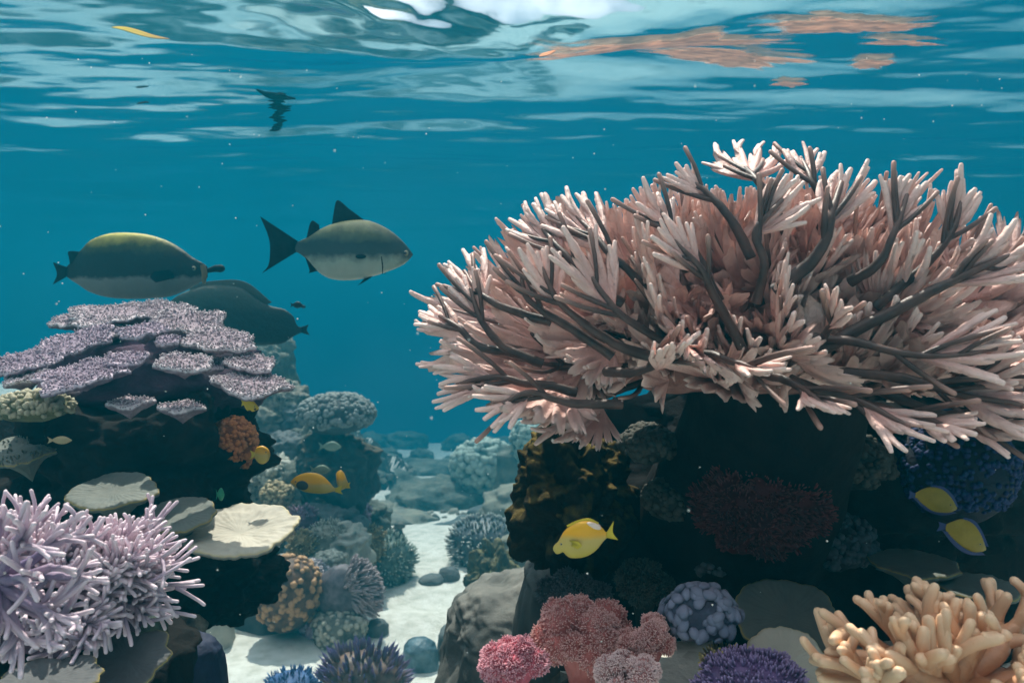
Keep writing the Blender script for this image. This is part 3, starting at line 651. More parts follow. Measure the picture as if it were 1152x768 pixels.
rock('boulder', 150, 694, 60, 26, 1.1, M('green_mottle', (.02, .04, .04), (.12, .14, .09), 30, 1., .85, bscale=90, bdist=.004), 'small green mottled boulder under the fingertips of the staghorn coral', seed=24, amp=.3, drop=.2)
rock('boulder', 205, 712, 54, 44, 1.5, MOTTLED, 'speckled tan boulder beside the round blue black one', seed=25, amp=.3, drop=.3)
DARKSL = M('dark_slate', (.03, .04, .045), (.07, .08, .085), 10, .5, .75, bscale=50, bdist=.004)
WARM = M('pale_rock', (.34, .33, .28), (.54, .52, .45), 9, .6, .85, bscale=60, bdist=.004, top=(.6, .56, .42), topamt=.3)
rock('boulder', 232, 700, 60, 44, 2.76, WARM, 'pale cream boulder with a rounded top at the left end of the sand', seed=26, amp=.15, drop=.4)
rock('boulder', 306, 682, 80, 30, 2.95, DARKSL, 'dark smooth boulder half in shade at the edge of the white sand', seed=27, amp=.15, drop=.3)
BROWN = M('brown_bumpy_coral', (.05, .025, .02), (.22, .11, .06), 22, .6, .6, tip=(.62, .34, .16), tpow=1.3, bscale=80, bdist=.003)
dome_coral('bumpy_coral', 322, 656, 78, 60, 2.8, BROWN, 'brown dome coral covered in coarse orange tan bumps below the cream plate', seed=3, n=260, ks=.0115, kh=.85, drop=.3, amp=.08)
GREYLILAC = M('grey_lilac_coral', (.10, .09, .11), (.34, .30, .32), 22, .6, .6, tip=(.55, .48, .50), tpow=1.3, bscale=80, bdist=.003)
dome_coral('bumpy_coral', 352, 655, 44, 52, 2.88, GREYLILAC, 'narrow grey coral wedged between the brown bumpy dome and the ribbed coral', seed=5, n=400, ks=.006, kh=1., drop=.3)
# ribbed coral: sheaf of strands
def sheaf(name, px, py, w, h, d, mat, label, n=230, seed=0, lean=(.5, -.35, .25), rr=.006):
    g = np.random.default_rng(seed); rr *= deep(d) / d; d = deep(d); c = P(px, py, d); R_ = np.array([sz(w, d), sz(w, d) * .6, sz(h, d)]) / 2; m = MB(); base = c - np.array([R_[0] * .6, 0, R_[2]])
    v, f = ico(4); m.add(c - [R_[0] * .15, 0, .01] + v * (1 + .1 * fbm(v, 2, 3, seed))[:, None] * R_ * .78, t=f, a=np.zeros(len(v)))
    for k in range(n):
        a_ = g.uniform(-.75, 1.45); b_ = g.uniform(-1.2, .6)
        u = np.array([math.cos(a_) * math.cos(b_), math.sin(b_), math.sin(a_) * math.cos(b_)])
        s0 = c + u * R_ * .45 - [R_[0] * .12, 0, 0]; e = c + u * R_ * g.uniform(.9, 1.04); mid = (s0 + e) / 2 + unit(u) * .01 + [0, 0, .012]
        tube(m, bez(s0, mid, e, 7), np.linspace(rr, rr * .55, 7), 6, a=np.linspace(.1, 1, 7))
    return tag(m.build(name, mat, base=base), label, 'coral')
RIB = M('ribbed_coral', (.07, .06, .07), (.24, .20, .22), 22, .5, .6, tip=(.46, .36, .36), tpow=1.6, bscale=90, bdist=.002)
sheaf('ribbed_coral', 392, 668, 82, 92, 2.84, RIB, 'grey brown coral of fine combed ribs curving down to the white sand', 420, 3, rr=.0058)
PEB = M('pebbly_coral', (.06, .06, .05), (.28, .27, .22), 22, .6, .7, tip=(.52, .48, .38), tpow=1.3, bscale=80, bdist=.003)
dome_coral('pebbly_coral', 382, 702, 62, 34, 2.8, PEB, 'low pebbly grey coral lying on the sand under the ribbed coral', seed=6, n=200, ks=.011, kh=.7, drop=.3)
rock('pebble', 424, 704, 26, 16, 2.86, SLATE, 'small teal grey stone at the foot of the ribbed coral', seed=28, amp=.15, drop=.2)
# spiky blue violet coral at the bottom of the sand
SPIKE = M('violet_spike_coral', (.09, .05, .04), (.26, .15, .10), 20, .5, .5, tip=(.13, .11, .34), tpow=1.5, bscale=80, bdist=.002, spec=.5)
dome_coral('spiky_coral', 409, 766, 92, 70, 2.33, SPIKE, 'violet coral of upright pointed scales on the white sand', seed=7, n=330, ks=.0125, kh=3.2, shape=(CT, CTQ), up=.5, drop=.5)
BLUE = M('blue_fern_coral', (.03, .06, .16), (.08, .16, .34), 20, .5, .6, tip=(.16, .30, .55), tpow=1.2, bscale=80, bdist=.002)
dome_coral('spiky_coral', 328, 774, 62, 38, 2.33, BLUE, 'small bright blue coral tuft at the bottom edge beside the violet one', seed=8, n=420, ks=.005, kh=3.2, shape=(CT, CTQ), up=.4, drop=.5)
BLUEROCK = M('teal_striped_stone', (.02, .05, .07), (.16, .26, .30), 12, .5, .5, bscale=40, bdist=.003)
rock('pebble', 472, 731, 38, 28, 2.63, BLUEROCK, 'rounded teal striped stone lying alone on the white sand', seed=29, amp=.15, drop=.15)
rock('pebble', 486, 653, 30, 16, 3.35, SLATE, 'flat grey blue stone on the sand, the left one of a touching pair', seed=30, amp=.15, drop=.1)
rock('pebble', 505, 648, 26, 22, 3.38, SLATE, 'upright grey blue stone leaning on its flat neighbour on the sand', seed=31, amp=.2, drop=.1)

# ------------------------------------------------------------------ left reef slope behind the table coral
ORANGE = M('rusty_orange_coral', (.12, .03, .01), (.52, .16, .05), 24, 1., .8, bscale=70, bdist=.006, tip=(.70, .26, .09), tpow=1.5)
dome_coral('rusty_coral', 263, 498, 52, 56, 1.72, ORANGE, 'rust orange knobbly coral at the right shoulder of the black rock', seed=9, n=500, ks=.005, kh=1., amp=.2)
DARKDOME = M('dark_dome_coral', (.03, .035, .04), (.10, .11, .11), 18, .7, .8, tip=(.30, .32, .30), tpow=1.5, bscale=60, bdist=.006)
dome_coral('dome_coral', 378, 466, 84, 44, 3.3, DARKDOME, 'dark blue grey dome coral dotted with pale bumps above the barrel rock', seed=10, n=520, ks=.011, kh=1.1, amp=.1)
rock('barrel_rock', 378, 524, 88, 84, 3.4, M('dark_barrel', (.02, .03, .035), (.05, .06, .06), 8, .6, .85, bscale=30, bdist=.01, top=(.20, .15, .08), topamt=.5), 'large dark rounded rock under the dark dome coral, left of the channel', seed=33.5, sub=6, amp=.38, freq=1.8, drop=.1)
SLOPE = [('reef_boulder', 300, 415, 52, 50, 4.01, FAR, 'hazy dark boulder just right of the upper lilac plates'),
  ('reef_boulder', 318, 452, 56, 44, 3.85, MOTTLED, 'mottled boulder below the right end of the table coral'),
  ('reef_boulder', 335, 474, 36, 34, 3.75, SLATE, 'rounded grey green boulder left of the dark dome coral'),
  ('reef_boulder', 296, 476, 50, 40, 3.74, GREYROCK, 'grey boulder behind the rust orange coral'),
  ('reef_boulder', 322, 505, 58, 40, 3.61, SLATE, 'teal grey boulder above the glassy pale rock'),
  ('reef_boulder', 352, 498, 52, 36, 3.64, FAR, 'shaded boulder in the gap beside the barrel rock'),
  ('reef_boulder', 318, 527, 50, 38, 3.51, WARM, 'pale squarish rock catching light left of the spotted yellow fish'),
  ('reef_boulder', 288, 552, 48, 44, 3.40, MOTTLED, 'speckled rock in the middle of the left slope, above the cream plate'),
  ('reef_boulder', 325, 578, 50, 44, 3.28, MOTTLED, 'speckled brown rock at the right end of the cream plate'),
  ('reef_boulder', 366, 562, 60, 36, 3.35, GREYROCK, 'grey rock under the spotted yellow fish'),
  ('reef_boulder', 372, 584, 66, 38, 3.25, SLATE, 'smooth grey rock sloping to the sand, right of the speckled ones'),
  ('reef_boulder', 386, 608, 58, 42, 3.14, WARM, 'rounded pale rock above the ribbed coral'),
  ('reef_boulder', 348, 614, 46, 34, 3.12, BLUEROCK, 'small blue banded rock right of the cream plate rim'),
  ('reef_boulder', 350, 545, 80, 60, 3.43, FAR, 'hazy boulder behind the spotted yellow fish'),
  ('reef_boulder', 408, 580, 60, 30, 3.60, FAR, 'low hazy boulder on the sand behind the grey slope rocks')]
for k, (nm, px, py, w_, h_, d, mt, lb) in enumerate(SLOPE):
    rock(nm, px, py, w_, h_, d, mt, lb, seed=40 + k * 1.7, sub=5, amp=.5, freq=2.1, drop=.12)
GOLD = M('tan_knob_coral', (.10, .07, .03), (.36, .26, .12), 18, .8, .7, tip=(.60, .46, .26), tpow=1.5, bscale=60, bdist=.006)
CREAM = M('cream_knob_coral', (.20, .19, .15), (.44, .42, .34), 18, .8, .7, tip=(.74, .70, .58), tpow=1.5, bscale=60, bdist=.006)
PLUM = M('plum_knob_coral', (.08, .04, .07), (.24, .13, .20), 18, .8, .7, tip=(.50, .34, .42), tpow=1.5, bscale=60, bdist=.006)
for k, (px, py, w_, h_, d, mt, bush, lb) in enumerate([(312, 556, 36, 26, 3.25, GOLD, 0, 'tan knobbly coral just under the spotted yellow fish'), (340, 585, 34, 30, 3.15, PLUM, 1, 'plum bushy coral right of the cream plate rim'),
        (368, 600, 40, 26, 3.1, CREAM, 1, 'cream bushy coral above the ribbed coral'), (300, 530, 34, 26, 3.4, CREAM, 0, 'cream knobbly coral left of the spotted yellow fish'), (340, 610, 30, 22, 3.05, GOLD, 1, 'small tan bushy coral above the brown bumpy dome'),
        (395, 575, 44, 26, 3.4, PLUM, 0, 'plum knobbly coral low beside the channel'), (412, 604, 38, 26, 3.3, GOLD, 1, 'tan bushy coral left of the pale green bushy coral'), (330, 500, 34, 24, 3.7, GOLD, 0, 'tan knobbly coral left of the pale green fish'),
        (300, 440, 44, 30, 3.9, PLUM, 0, 'dim plum knobbly coral right of the lowest lilac plates'), (352, 470, 30, 22, 3.8, CREAM, 1, 'pale bushy coral tucked left of the dark dome coral'), (372, 630, 34, 20, 3.0, CREAM, 0, 'small cream knobbly coral directly above the ribbed coral'),
        (355, 700, 34, 18, 2.84, PLUM, 0, 'small plum knobbly coral left of the pebbly grey coral'), (290, 600, 30, 26, 3.1, PLUM, 1, 'plum bushy coral half hidden by the right end of the cream plate')]):
    dome_coral('small_coral', px, py, w_, h_, d, mt, lb, seed=200 + k, n=260 if bush else 200, ks=.0075 if bush else .010, kh=2.2 if bush else .9, shape=(FT, FTQ) if bush else None, amp=.3, drop=.1)
BUSH = M('teal_bush_coral', (.05, .08, .07), (.20, .26, .22), 22, .6, .6, tip=(.62, .68, .58), tpow=1.6, bscale=80, bdist=.003)
dome_coral('bush_coral', 432, 626, 66, 46, 3.4, BUSH, 'pale green bushy coral at the back edge of the white sand', seed=12, n=520, ks=.009, kh=2.6, shape=(FT, FTQ), up=.2, drop=.2)
# ------------------------------------------------------------------ right foreground
DIMSLATE = M('dim_slate', (.03, .035, .035), (.085, .09, .085), 9, .6, .8, bscale=50, bdist=.004)
rock('boulder', 585, 712, 170, 130, 1.85, M('sandy_slope_rock', (.06, .065, .06), (.16, .155, .14), 9, .7, .85, bscale=50, bdist=.004, top=(.30, .29, .25), topamt=.35), 'large smooth grey rock sloping down to the sand left of the pink soft corals', seed=61, sub=6, amp=.30, depth=.2, drop=.25)
rock('boulder', 640, 655, 110, 70, 1.62, DIMSLATE, 'shaded grey rock at the foot of the algae boulder', seed=62, amp=.3, depth=.14, drop=.25)
rock('boulder', 556, 660, 62, 96, 2.9, M('olive_rubble_rock', (.03, .035, .03), (.13, .12, .07), 26, 1., .85, bscale=60, bdist=.008, top=(.30, .25, .10), topamt=.6), 'rough olive brown rock standing at the right edge of the sand', seed=63, sub=6, amp=.45, freq=2.4, depth=.10, drop=.2)
rock('boulder', 518, 716, 52, 32, 2.72, SLATE, 'low rounded grey boulder on the sand at the foot of the big smooth rock', seed=64, amp=.18, drop=.12)
rock('boulder', 530, 748, 60, 34, 2.35, GREYROCK, 'rough grey green rock at the bottom edge between the sand and the crimson coral', seed=65, amp=.4, drop=.2)
rock('boulder', 590, 622, 64, 52, 3.3, GREYROCK, 'rounded pale grey rock against the left foot of the algae boulder', seed=66, amp=.3, drop=.2)
rock('boulder', 566, 640, 46, 26, 3.2, BLUEROCK, 'blue banded stone lying in front of the pale grey rock', seed=67, amp=.3, drop=.1)
WHITEBUSH = M('white_tip_bush', (.04, .05, .06), (.14, .16, .17), 22, .6, .5, tip=(.80, .78, .70), tpow=2.2, bscale=80, bdist=.003, spec=.5)
dome_coral('bush_coral', 545, 607, 78, 46, 3.64, WHITEBUSH, 'dark bushy coral with white tips at the right edge of the sand channel', seed=14, n=430, ks=.011, kh=2.2, shape=(FT, FTQ), up=.2, drop=.2)

CRIMSON = M('crimson_soft_coral', (.34, .05, .075), (.62, .14, .19), 26, .5, .7, tip=(.90, .50, .56), tpow=1.4, bscale=90, bdist=.002)
SALMON = M('salmon_soft_coral', (.34, .08, .07), (.62, .22, .20), 20, .5, .7, tip=(.90, .58, .54), tpow=1.5, bscale=90, bdist=.002)
FROST = M('frosted_soft_coral', (.34, .12, .12), (.60, .30, .28), 20, .5, .7, tip=(.92, .70, .68), tpow=1.3, bscale=90, bdist=.002)
soft_coral('soft_coral', 578, 748, 84, 62, .96, CRIMSON, 'crimson pink cauliflower coral, leftmost of the pink soft corals', 1, 15, 8000, ks=.0016)
soft_coral('soft_coral', 655, 716, 122, 80, 1.03, SALMON, 'largest salmon red soft coral with several spreading lobes', 2, 24, 14000, ks=.0017)
soft_coral('soft_coral', 728, 722, 78, 62, 1.00, SALMON, 'small salmon soft coral touching the right side of the largest one', 3, 14, 8000, ks=.0017)
soft_coral('soft_coral', 706, 762, 88, 46, .93, FROST, 'frosted whitish pink soft coral at the bottom edge in front of the salmon ones', 4, 15, 8000, ks=.0016)
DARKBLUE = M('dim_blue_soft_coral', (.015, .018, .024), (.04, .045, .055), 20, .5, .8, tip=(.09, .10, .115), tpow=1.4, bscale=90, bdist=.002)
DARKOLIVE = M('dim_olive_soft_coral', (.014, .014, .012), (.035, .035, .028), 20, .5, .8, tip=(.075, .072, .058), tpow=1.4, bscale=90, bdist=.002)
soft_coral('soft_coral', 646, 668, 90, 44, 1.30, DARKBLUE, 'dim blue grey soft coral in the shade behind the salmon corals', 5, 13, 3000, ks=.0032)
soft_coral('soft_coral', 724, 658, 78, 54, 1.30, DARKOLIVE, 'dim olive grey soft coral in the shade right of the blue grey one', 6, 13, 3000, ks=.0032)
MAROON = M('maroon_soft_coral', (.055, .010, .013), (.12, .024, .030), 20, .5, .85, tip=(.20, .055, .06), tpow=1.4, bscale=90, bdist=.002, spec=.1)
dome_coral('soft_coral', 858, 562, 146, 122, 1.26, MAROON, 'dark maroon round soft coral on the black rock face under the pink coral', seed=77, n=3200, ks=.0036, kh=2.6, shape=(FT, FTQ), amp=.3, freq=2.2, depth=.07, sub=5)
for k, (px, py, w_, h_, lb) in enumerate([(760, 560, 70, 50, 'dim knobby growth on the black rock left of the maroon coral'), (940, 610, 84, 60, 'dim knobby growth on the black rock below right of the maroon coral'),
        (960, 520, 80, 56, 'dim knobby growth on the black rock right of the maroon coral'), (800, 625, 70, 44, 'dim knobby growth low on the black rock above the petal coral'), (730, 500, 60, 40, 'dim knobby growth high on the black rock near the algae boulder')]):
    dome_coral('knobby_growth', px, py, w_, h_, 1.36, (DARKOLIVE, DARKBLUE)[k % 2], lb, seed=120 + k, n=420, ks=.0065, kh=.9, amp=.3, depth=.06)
# lilac coral of overlapping petals
PETAL = M('lilac_petal_coral', (.03, .034, .06), (.09, .10, .16), 22, .8, .6, tip=(.22, .23, .32), tpow=1.3, bscale=80, bdist=.003)
pv_ = I2 * np.array([1, .72, .42]) + np.array([0, 0, .2])
dome_coral('petal_coral', 788, 690, 82, 62, 1.02, PETAL, 'slate lilac coral of overlapping rounded petals, right of the salmon corals', seed=15, n=130, ks=.0088, kh=1., shape=(pv_, I2F), amp=.35, depth=.03, drop=.0)
VIOLET = M('violet_bush_coral', (.05, .025, .09), (.17, .10, .26), 30, .6, .5, tip=(.42, .30, .54), tpow=1.5, bscale=90, bdist=.002, spec=.5)
dome_coral('violet_bush_coral', 846, 770, 124, 62, .95, VIOLET, 'bright violet bushy coral with crowded tiny fingers at the bottom edge', seed=16, n=2300, ks=.0032, kh=2.1, shape=(FT, FTQ), amp=.25, freq=2.6, drop=.1)
YTIP = M('yellow_tipped_coral', (.10, .08, .10), (.30, .24, .22), 30, .6, .5, tip=(.78, .60, .22), tpow=1.5, bscale=90, bdist=.002)
dome_coral('yellow_tip_coral', 815, 742, 46, 24, 1.0, YTIP, 'small tuft with yellow tips behind the left end of the violet coral', seed=17, n=380, ks=.0036, kh=2., shape=(FT, FTQ), drop=.1)
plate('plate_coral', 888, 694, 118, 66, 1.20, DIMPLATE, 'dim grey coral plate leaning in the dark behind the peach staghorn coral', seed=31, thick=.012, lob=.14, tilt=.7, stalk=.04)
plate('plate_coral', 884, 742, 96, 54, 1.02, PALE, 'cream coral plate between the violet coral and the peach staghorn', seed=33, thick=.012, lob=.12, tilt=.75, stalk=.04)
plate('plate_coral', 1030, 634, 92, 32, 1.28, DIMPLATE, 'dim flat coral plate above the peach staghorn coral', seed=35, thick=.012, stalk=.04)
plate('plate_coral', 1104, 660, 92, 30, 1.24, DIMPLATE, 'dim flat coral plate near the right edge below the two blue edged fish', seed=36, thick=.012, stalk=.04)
PEACH = M('peach_staghorn', (.44, .18, .08), (.68, .33, .17), 22, .8, .45, tip=(.84, .54, .34), tpow=2.2, bscale=100, bdist=.0015, spec=.5, sss=.0)
hub = P(1072, 772, .78)
root = thing('staghorn_coral', hub - [0, 0, .04], 'peach orange staghorn coral with thick blunt fingers in the lower right corner', 'coral')
dirs = []
for j in range(28):
    z_ = rng.uniform(-.1, .98); a_ = rng.uniform(-np.pi, np.pi); q = math.sqrt(1 - z_ * z_); dirs.append((math.cos(a_) * q, math.sin(a_) * q, z_))
staghorn(root, hub, (.142, .12, .108), dirs, PEACH, 3, .0105, .0082, 8, up=.3, sub2=2, wob=.01, flat=1.15)
m = MB(); v, f = ico(4); m.add(hub + [0, .02, -.01] + v * (1 + .3 * fbm(v, 2, 4))[:, None] * np.array([.07, .06, .03]), t=f); m.build('core', PEACH, root, root.location)
rock('reef_rock', 1080, 800, 300, 70, .98, SHADEROCK, 'dark rock under the peach staghorn coral', seed=71, amp=.3, depth=.12, drop=.2)
MIDNIGHT = M('midnight_coral', (.004, .005, .012), (.010, .014, .035), 18, .7, .7, tip=(.012, .028, .12), tpow=1., bscale=70, bdist=.004)
dome_coral('dark_round_coral', 1072, 526, 128, 124, 1.36, MIDNIGHT, 'blue black round coral with a deep blue rim at the right, below the pink fronds', seed=18, n=900, ks=.0055, kh=1., amp=.1, depth=.10)
TEALRIB = M('teal_ribbed_coral', (.03, .07, .08), (.14, .22, .22), 22, .5, .6, tip=(.38, .36, .26), tpow=1.6, bscale=90, bdist=.002)
sheaf('ribbed_coral', 1150, 560, 120, 150, 1.75, TEALRIB, 'teal ribbed coral at the right edge behind the blue black coral', 420, 9, rr=.005)

# ------------------------------------------------------------------ background reef in the blue
FARTEAL = M('far_teal_coral', (.05, .08, .08), (.16, .24, .22), 8, .8, .8, tip=(.60, .66, .56), tpow=1.8, bscale=30, bdist=.01)
dome_coral('dome_coral', 545, 522, 72, 52, 5.8, FARTEAL, 'teal dome coral with pale lit bumps left of the algae boulder, in the haze', seed=20, n=420, ks=.03, kh=1., drop=.2, amp=.12)
rock('far_boulder', 556, 552, 78, 44, 6.0, FAR, 'dark boulder holding up the teal dome coral', 'rock', seed=80, drop=.2)
dome_coral('dome_coral', 598, 492, 44, 40, 5.2, FARTEAL, 'small dark round coral touching the upper edge of the algae boulder', seed=21, n=240, ks=.022, kh=1., drop=.2)
BG = [(492, 562, 110, 44, 5.7, 'broad dark mound spanning the middle of the channel'), (450, 588, 84, 26, 4.9, 'low grey mound on the left half of the channel sand'), (530, 596, 76, 24, 4.7, 'low flat rock on the sand left of the white tipped bush coral'),
      (560, 556, 110, 50, 6.2, 'large dim rock below the teal dome coral'), (432, 545, 80, 34, 6.9, 'hazy rock at the left side of the channel below the blue gap'), (500, 532, 96, 30, 8.0, 'wide faint ridge crossing the far channel'),
      (588, 520, 60, 50, 5.4, 'hazy boulder between the teal dome coral and the algae boulder'), (590, 566, 92, 44, 4.6, 'long sloping grey rock left of the algae boulder'),
      (560, 580, 60, 30, 4.9, 'low greenish rock above the white tipped bush coral'), (520, 578, 60, 26, 5.6, 'flat brown rock in the middle of the channel'),
      (478, 560, 74, 34, 6.6, 'dark mound in the middle of the channel floor'), (440, 552, 50, 24, 7.4, 'small dim mound left of the dark channel mound'),
      (505, 545, 60, 26, 7.8, 'dim ridge behind the dark channel mound'), (455, 528, 60, 20, 9.5, 'faint low ridge near the far end of the channel'),
      (510, 522, 30, 18, 9., 'faint round rock left of the teal dome coral'), (413, 540, 40, 26, 6.5, 'dim rock beside the right foot of the barrel rock'),
      (430, 575, 46, 22, 5.2, 'pale mound on the sand in front of the dim mounds'), (400, 506, 34, 20, 8.6, 'faint rock just right of the barrel rock'),
      (300, 395, 60, 54, 4.2, 'dim boulder under the hazy humped fish'), (275, 372, 80, 60, 4.6, 'dim rounded boulder directly behind the top lilac plates'), (545, 500, 26, 20, 10.5, 'faintest small round rock in the blue above the teal dome coral')]
for k, (px, py, w_, h_, d, lb) in enumerate(BG):
    rock('far_boulder', px, py, w_, h_, d, (FAR, GREYROCK, SLATE)[k % 3] if d < 6 else FAR, lb, seed=90 + k * 2.3, sub=4, amp=.45, freq=2., drop=.15)
for k in range(14):
    g = np.random.default_rng(600 + k); px, d = g.uniform(385, 640), g.uniform(7.2, 13.5); yy = d * 1.45; z_ = -1.71 - .13 * min(max(yy - 5.1, 0), 15); py = 330 - z_ / yy * F - 6
    rock('far_boulder', px, py, g.uniform(26, 60), g.uniform(14, 30), d, FAR, 'faint low boulder at the hazy far end of the channel', seed=300 + k * 3.1, sub=4, amp=.45, freq=2., drop=.2, group='faint boulders at the far end of the channel')
# coral rubble strewn where the reef meets the sand
g = np.random.default_rng(77); pts = []
while len(pts) < 3600:
    x = g.uniform(-4.4, 3.6); y = g.uniform(2.4, 13) ; pts.append((x, y))
pts = np.array(pts); zz = floor_z(pts[:, 0], pts[:, 1]); fl = floor_z(pts[:, 0] + .03, pts[:, 1]); steep = np.abs(fl - zz) / .03
base_ = -1.71 - .13 * np.clip(pts[:, 1] - 5.1, 0, 15); dens = fbm(np.stack([pts[:, 0], pts[:, 1], 0 * zz], -1), .9, 2, 4.)
keep = ((zz - base_ > .05) & (g.uniform(0, 1, len(zz)) < .8)) | (dens > .28)
pts, zz = pts[keep], zz[keep]
sz_ = g.uniform(.006, .03, len(pts)) ** 1.0 * np.clip(pts[:, 1] / 3.5, .7, 2.4)
m = MB(); v, f = ico(1)
v = v * (1 + .5 * fbm(v, 1.7, 2, 3.))[:, None]
studs(m, np.stack([pts[:, 0], pts[:, 1], zz], -1), unit(g.normal(0, .6, (len(pts), 3)) + [0, 0, 1]), np.stack([sz_, sz_ * g.uniform(.6, 1.4, len(sz_)), sz_ * g.uniform(.4, 1.2, len(sz_))], 1), v, f, a=g.uniform(0, 1, len(pts)))
tag(m.build('coral_rubble', M('rubble', (.06, .06, .05), (.30, .27, .22), 20, .6, .85, tip=(.42, .38, .30), tpow=2.5), base=(0, 3, -1.2)), 'loose coral rubble strewn between the reef rocks and the sand', kind='stuff')

# ------------------------------------------------------------------ fish
def outline(pts, xs):
    p = np.array(sorted(map(tuple, pts))); t = np.linspace(0, len(p) - 1, 200); q = spline(p, 200); o_ = np.argsort(q[:, 0]); return np.interp(xs, q[o_, 0], q[o_, 1])
def fish(name, d, center, top, bot, mat, label, width=.17, fins=(), eyes=(), face=1, group=None, extra=None, n=46, finmat=None, yaw=0.):
    """outlines given as photo pixels; the body gets a true thickness, fins are thin webs with rays. face = +1 looks right"""
    cx, cy_ = center; o = P(cx, cy_, d); k = d / F
    rt = thing(name, o, label, 'fish', group); rt.rotation_euler = (0, 0, yaw)
    loc = lambda pts: np.array([((x - cx) * k, (cy_ - y) * k) for x, y in pts])
    T_, B_ = loc(top), loc(bot); x0, x1 = min(T_[:, 0].min(), B_[:, 0].min()), max(T_[:, 0].max(), B_[:, 0].max())
    xs_ = x0 + (x1 - x0) * (.5 - .5 * np.cos(np.linspace(0, np.pi, n))); zt, zb = outline(T_, xs_), outline(B_, xs_)
    zt = np.maximum(zt, zb + 1e-4); H = zt - zb; mid = (zt + zb) / 2; hm_ = H.max()
    wy = width * hm_ * 2 * (H / hm_) ** .8 * .5
    snout = np.clip((x1 - xs_) if face > 0 else (xs_ - x0), 0, None) / (x1 - x0); wy = wy * np.clip(snout / .10, .02, 1) ** .5
    tail = 1 - snout; wy = wy * np.clip(tail / .35, .12, 1) ** .6
    an = np.linspace(0, 2 * np.pi, 28, endpoint=False); ca, sa = np.cos(an), np.sin(an)
    W = np.stack([np.repeat(xs_[:, None], 28, 1), wy[:, None] * np.sign(ca) * np.abs(ca) ** .9, mid[:, None] + H[:, None] / 2 * sa], -1)
    m = MB(); m.add(W, gridq(n, 28, cv=True), a=np.repeat(np.linspace(0, 1, n), 28))
    for i_, e_ in ((0, -1), (n - 1, 1)):
        c0 = W[i_].mean(0) + [e_ * .0005, 0, 0]; m.add(np.vstack([W[i_], c0]), t=[(j, (j + 1) % 28, 28) for j in range(28)])
    m.build('body', mat, rt)
    for (fn, base_l, edge_l, yo, sw) in fins:
        b1, e1 = spline(loc(base_l), 26), spline(loc(edge_l), 26) if len(edge_l) > 2 else np.linspace(loc(edge_l)[0], loc(edge_l)[1], 26)
        S = np.linspace(0, 1, 10)[:, None, None]; G = b1[None] * (1 - S) + e1[None] * S
        th_ = (.018 * hm_ * (1 - .85 * S[..., 0])) * (1 + .35 * np.cos(np.arange(26) * np.pi))[None]
        yy = yo * hm_ + sw * hm_ * S[..., 0] ** 1.3 + 0 * th_
        A = np.stack([G[..., 0], yy - th_, G[..., 1]], -1); B = np.stack([G[..., 0], yy + th_, G[..., 1]], -1)
        V_ = np.concatenate([A, B[::-1]], 0); m = MB(); m.add(V_, gridq(20, 26, cu=True)); m.build(fn, finmat or mat, rt)
    for (ex, ey, er) in eyes:
        p = loc([(ex, ey)])[0]; r = er * k; yw = np.interp(p[0], xs_, wy) * math.sqrt(max(.05, 1 - ((p[1] - np.interp(p[0], xs_, mid)) / (np.interp(p[0], xs_, H) / 2 + 1e-9)) ** 2))
        for sg in (-1, 1):
            v, f = ico(3); m = MB(); m.add(np.array([p[0], sg * (yw - r * .35), p[1]]) + v * r * [1, .55, 1], t=f); e = m.build('eye', EYEW, rt)
            m = MB(); m.add(np.array([p[0], sg * (yw - r * .35 + r * .22), p[1]]) + v * r * [.62, .42, .62], t=f); m.build('pupil', EYEB, e)
    if extra: extra(rt, loc, k, hm_)
    return rt
EYEW = M('fish_eye', (.30, .26, .14), (.45, .40, .24), 30, 0, .15, spec=.8); EYEB = M('fish_pupil', (.004, .004, .005), (.006, .006, .008), 30, 0, .08, spec=.9)
SILVER = M('silver_green_fish', (.12, .15, .11), (.22, .25, .17), 40, .35, .32, zcol=(-.075, .09, 26, .05, [(0., (.62, .66, .52)), (.18, (.42, .48, .36)), (.32, (.028, .042, .042)), (.52, (.012, .022, .022)), (.66, (.12, .13, .06)), (.9, (.60, .56, .24))]), bscale=230, bdist=.0008, spec=.6)
FIN = M('dark_fish_fin', (.004, .006, .007), (.012, .016, .018), 60, .5, .7, bscale=200, bdist=.001, spec=.1)
def gill(rt, loc, k, hm_):
    p = loc([(409, 289)])[0]; m = MB(); v, f = ico(3)
    for sg in (-1, 1): m.add(np.array([p[0], sg * hm_ * .165, p[1]]) + v * np.array([6 * k, .004, 2.6 * k]), t=f)
    m.build('pectoral_fin', FIN, rt)
    p = loc([(432, 289), (433, 300), (432, 308)]); m = MB()
    for sg in (-1, 1): tube(m, np.array([[a_[0], sg * hm_ * w_, a_[1]] for a_, w_ in zip(p, (.158, .135, .085))]), [.0012, .0016, .001], 6)
    m.build('gill_slit', FIN, rt)
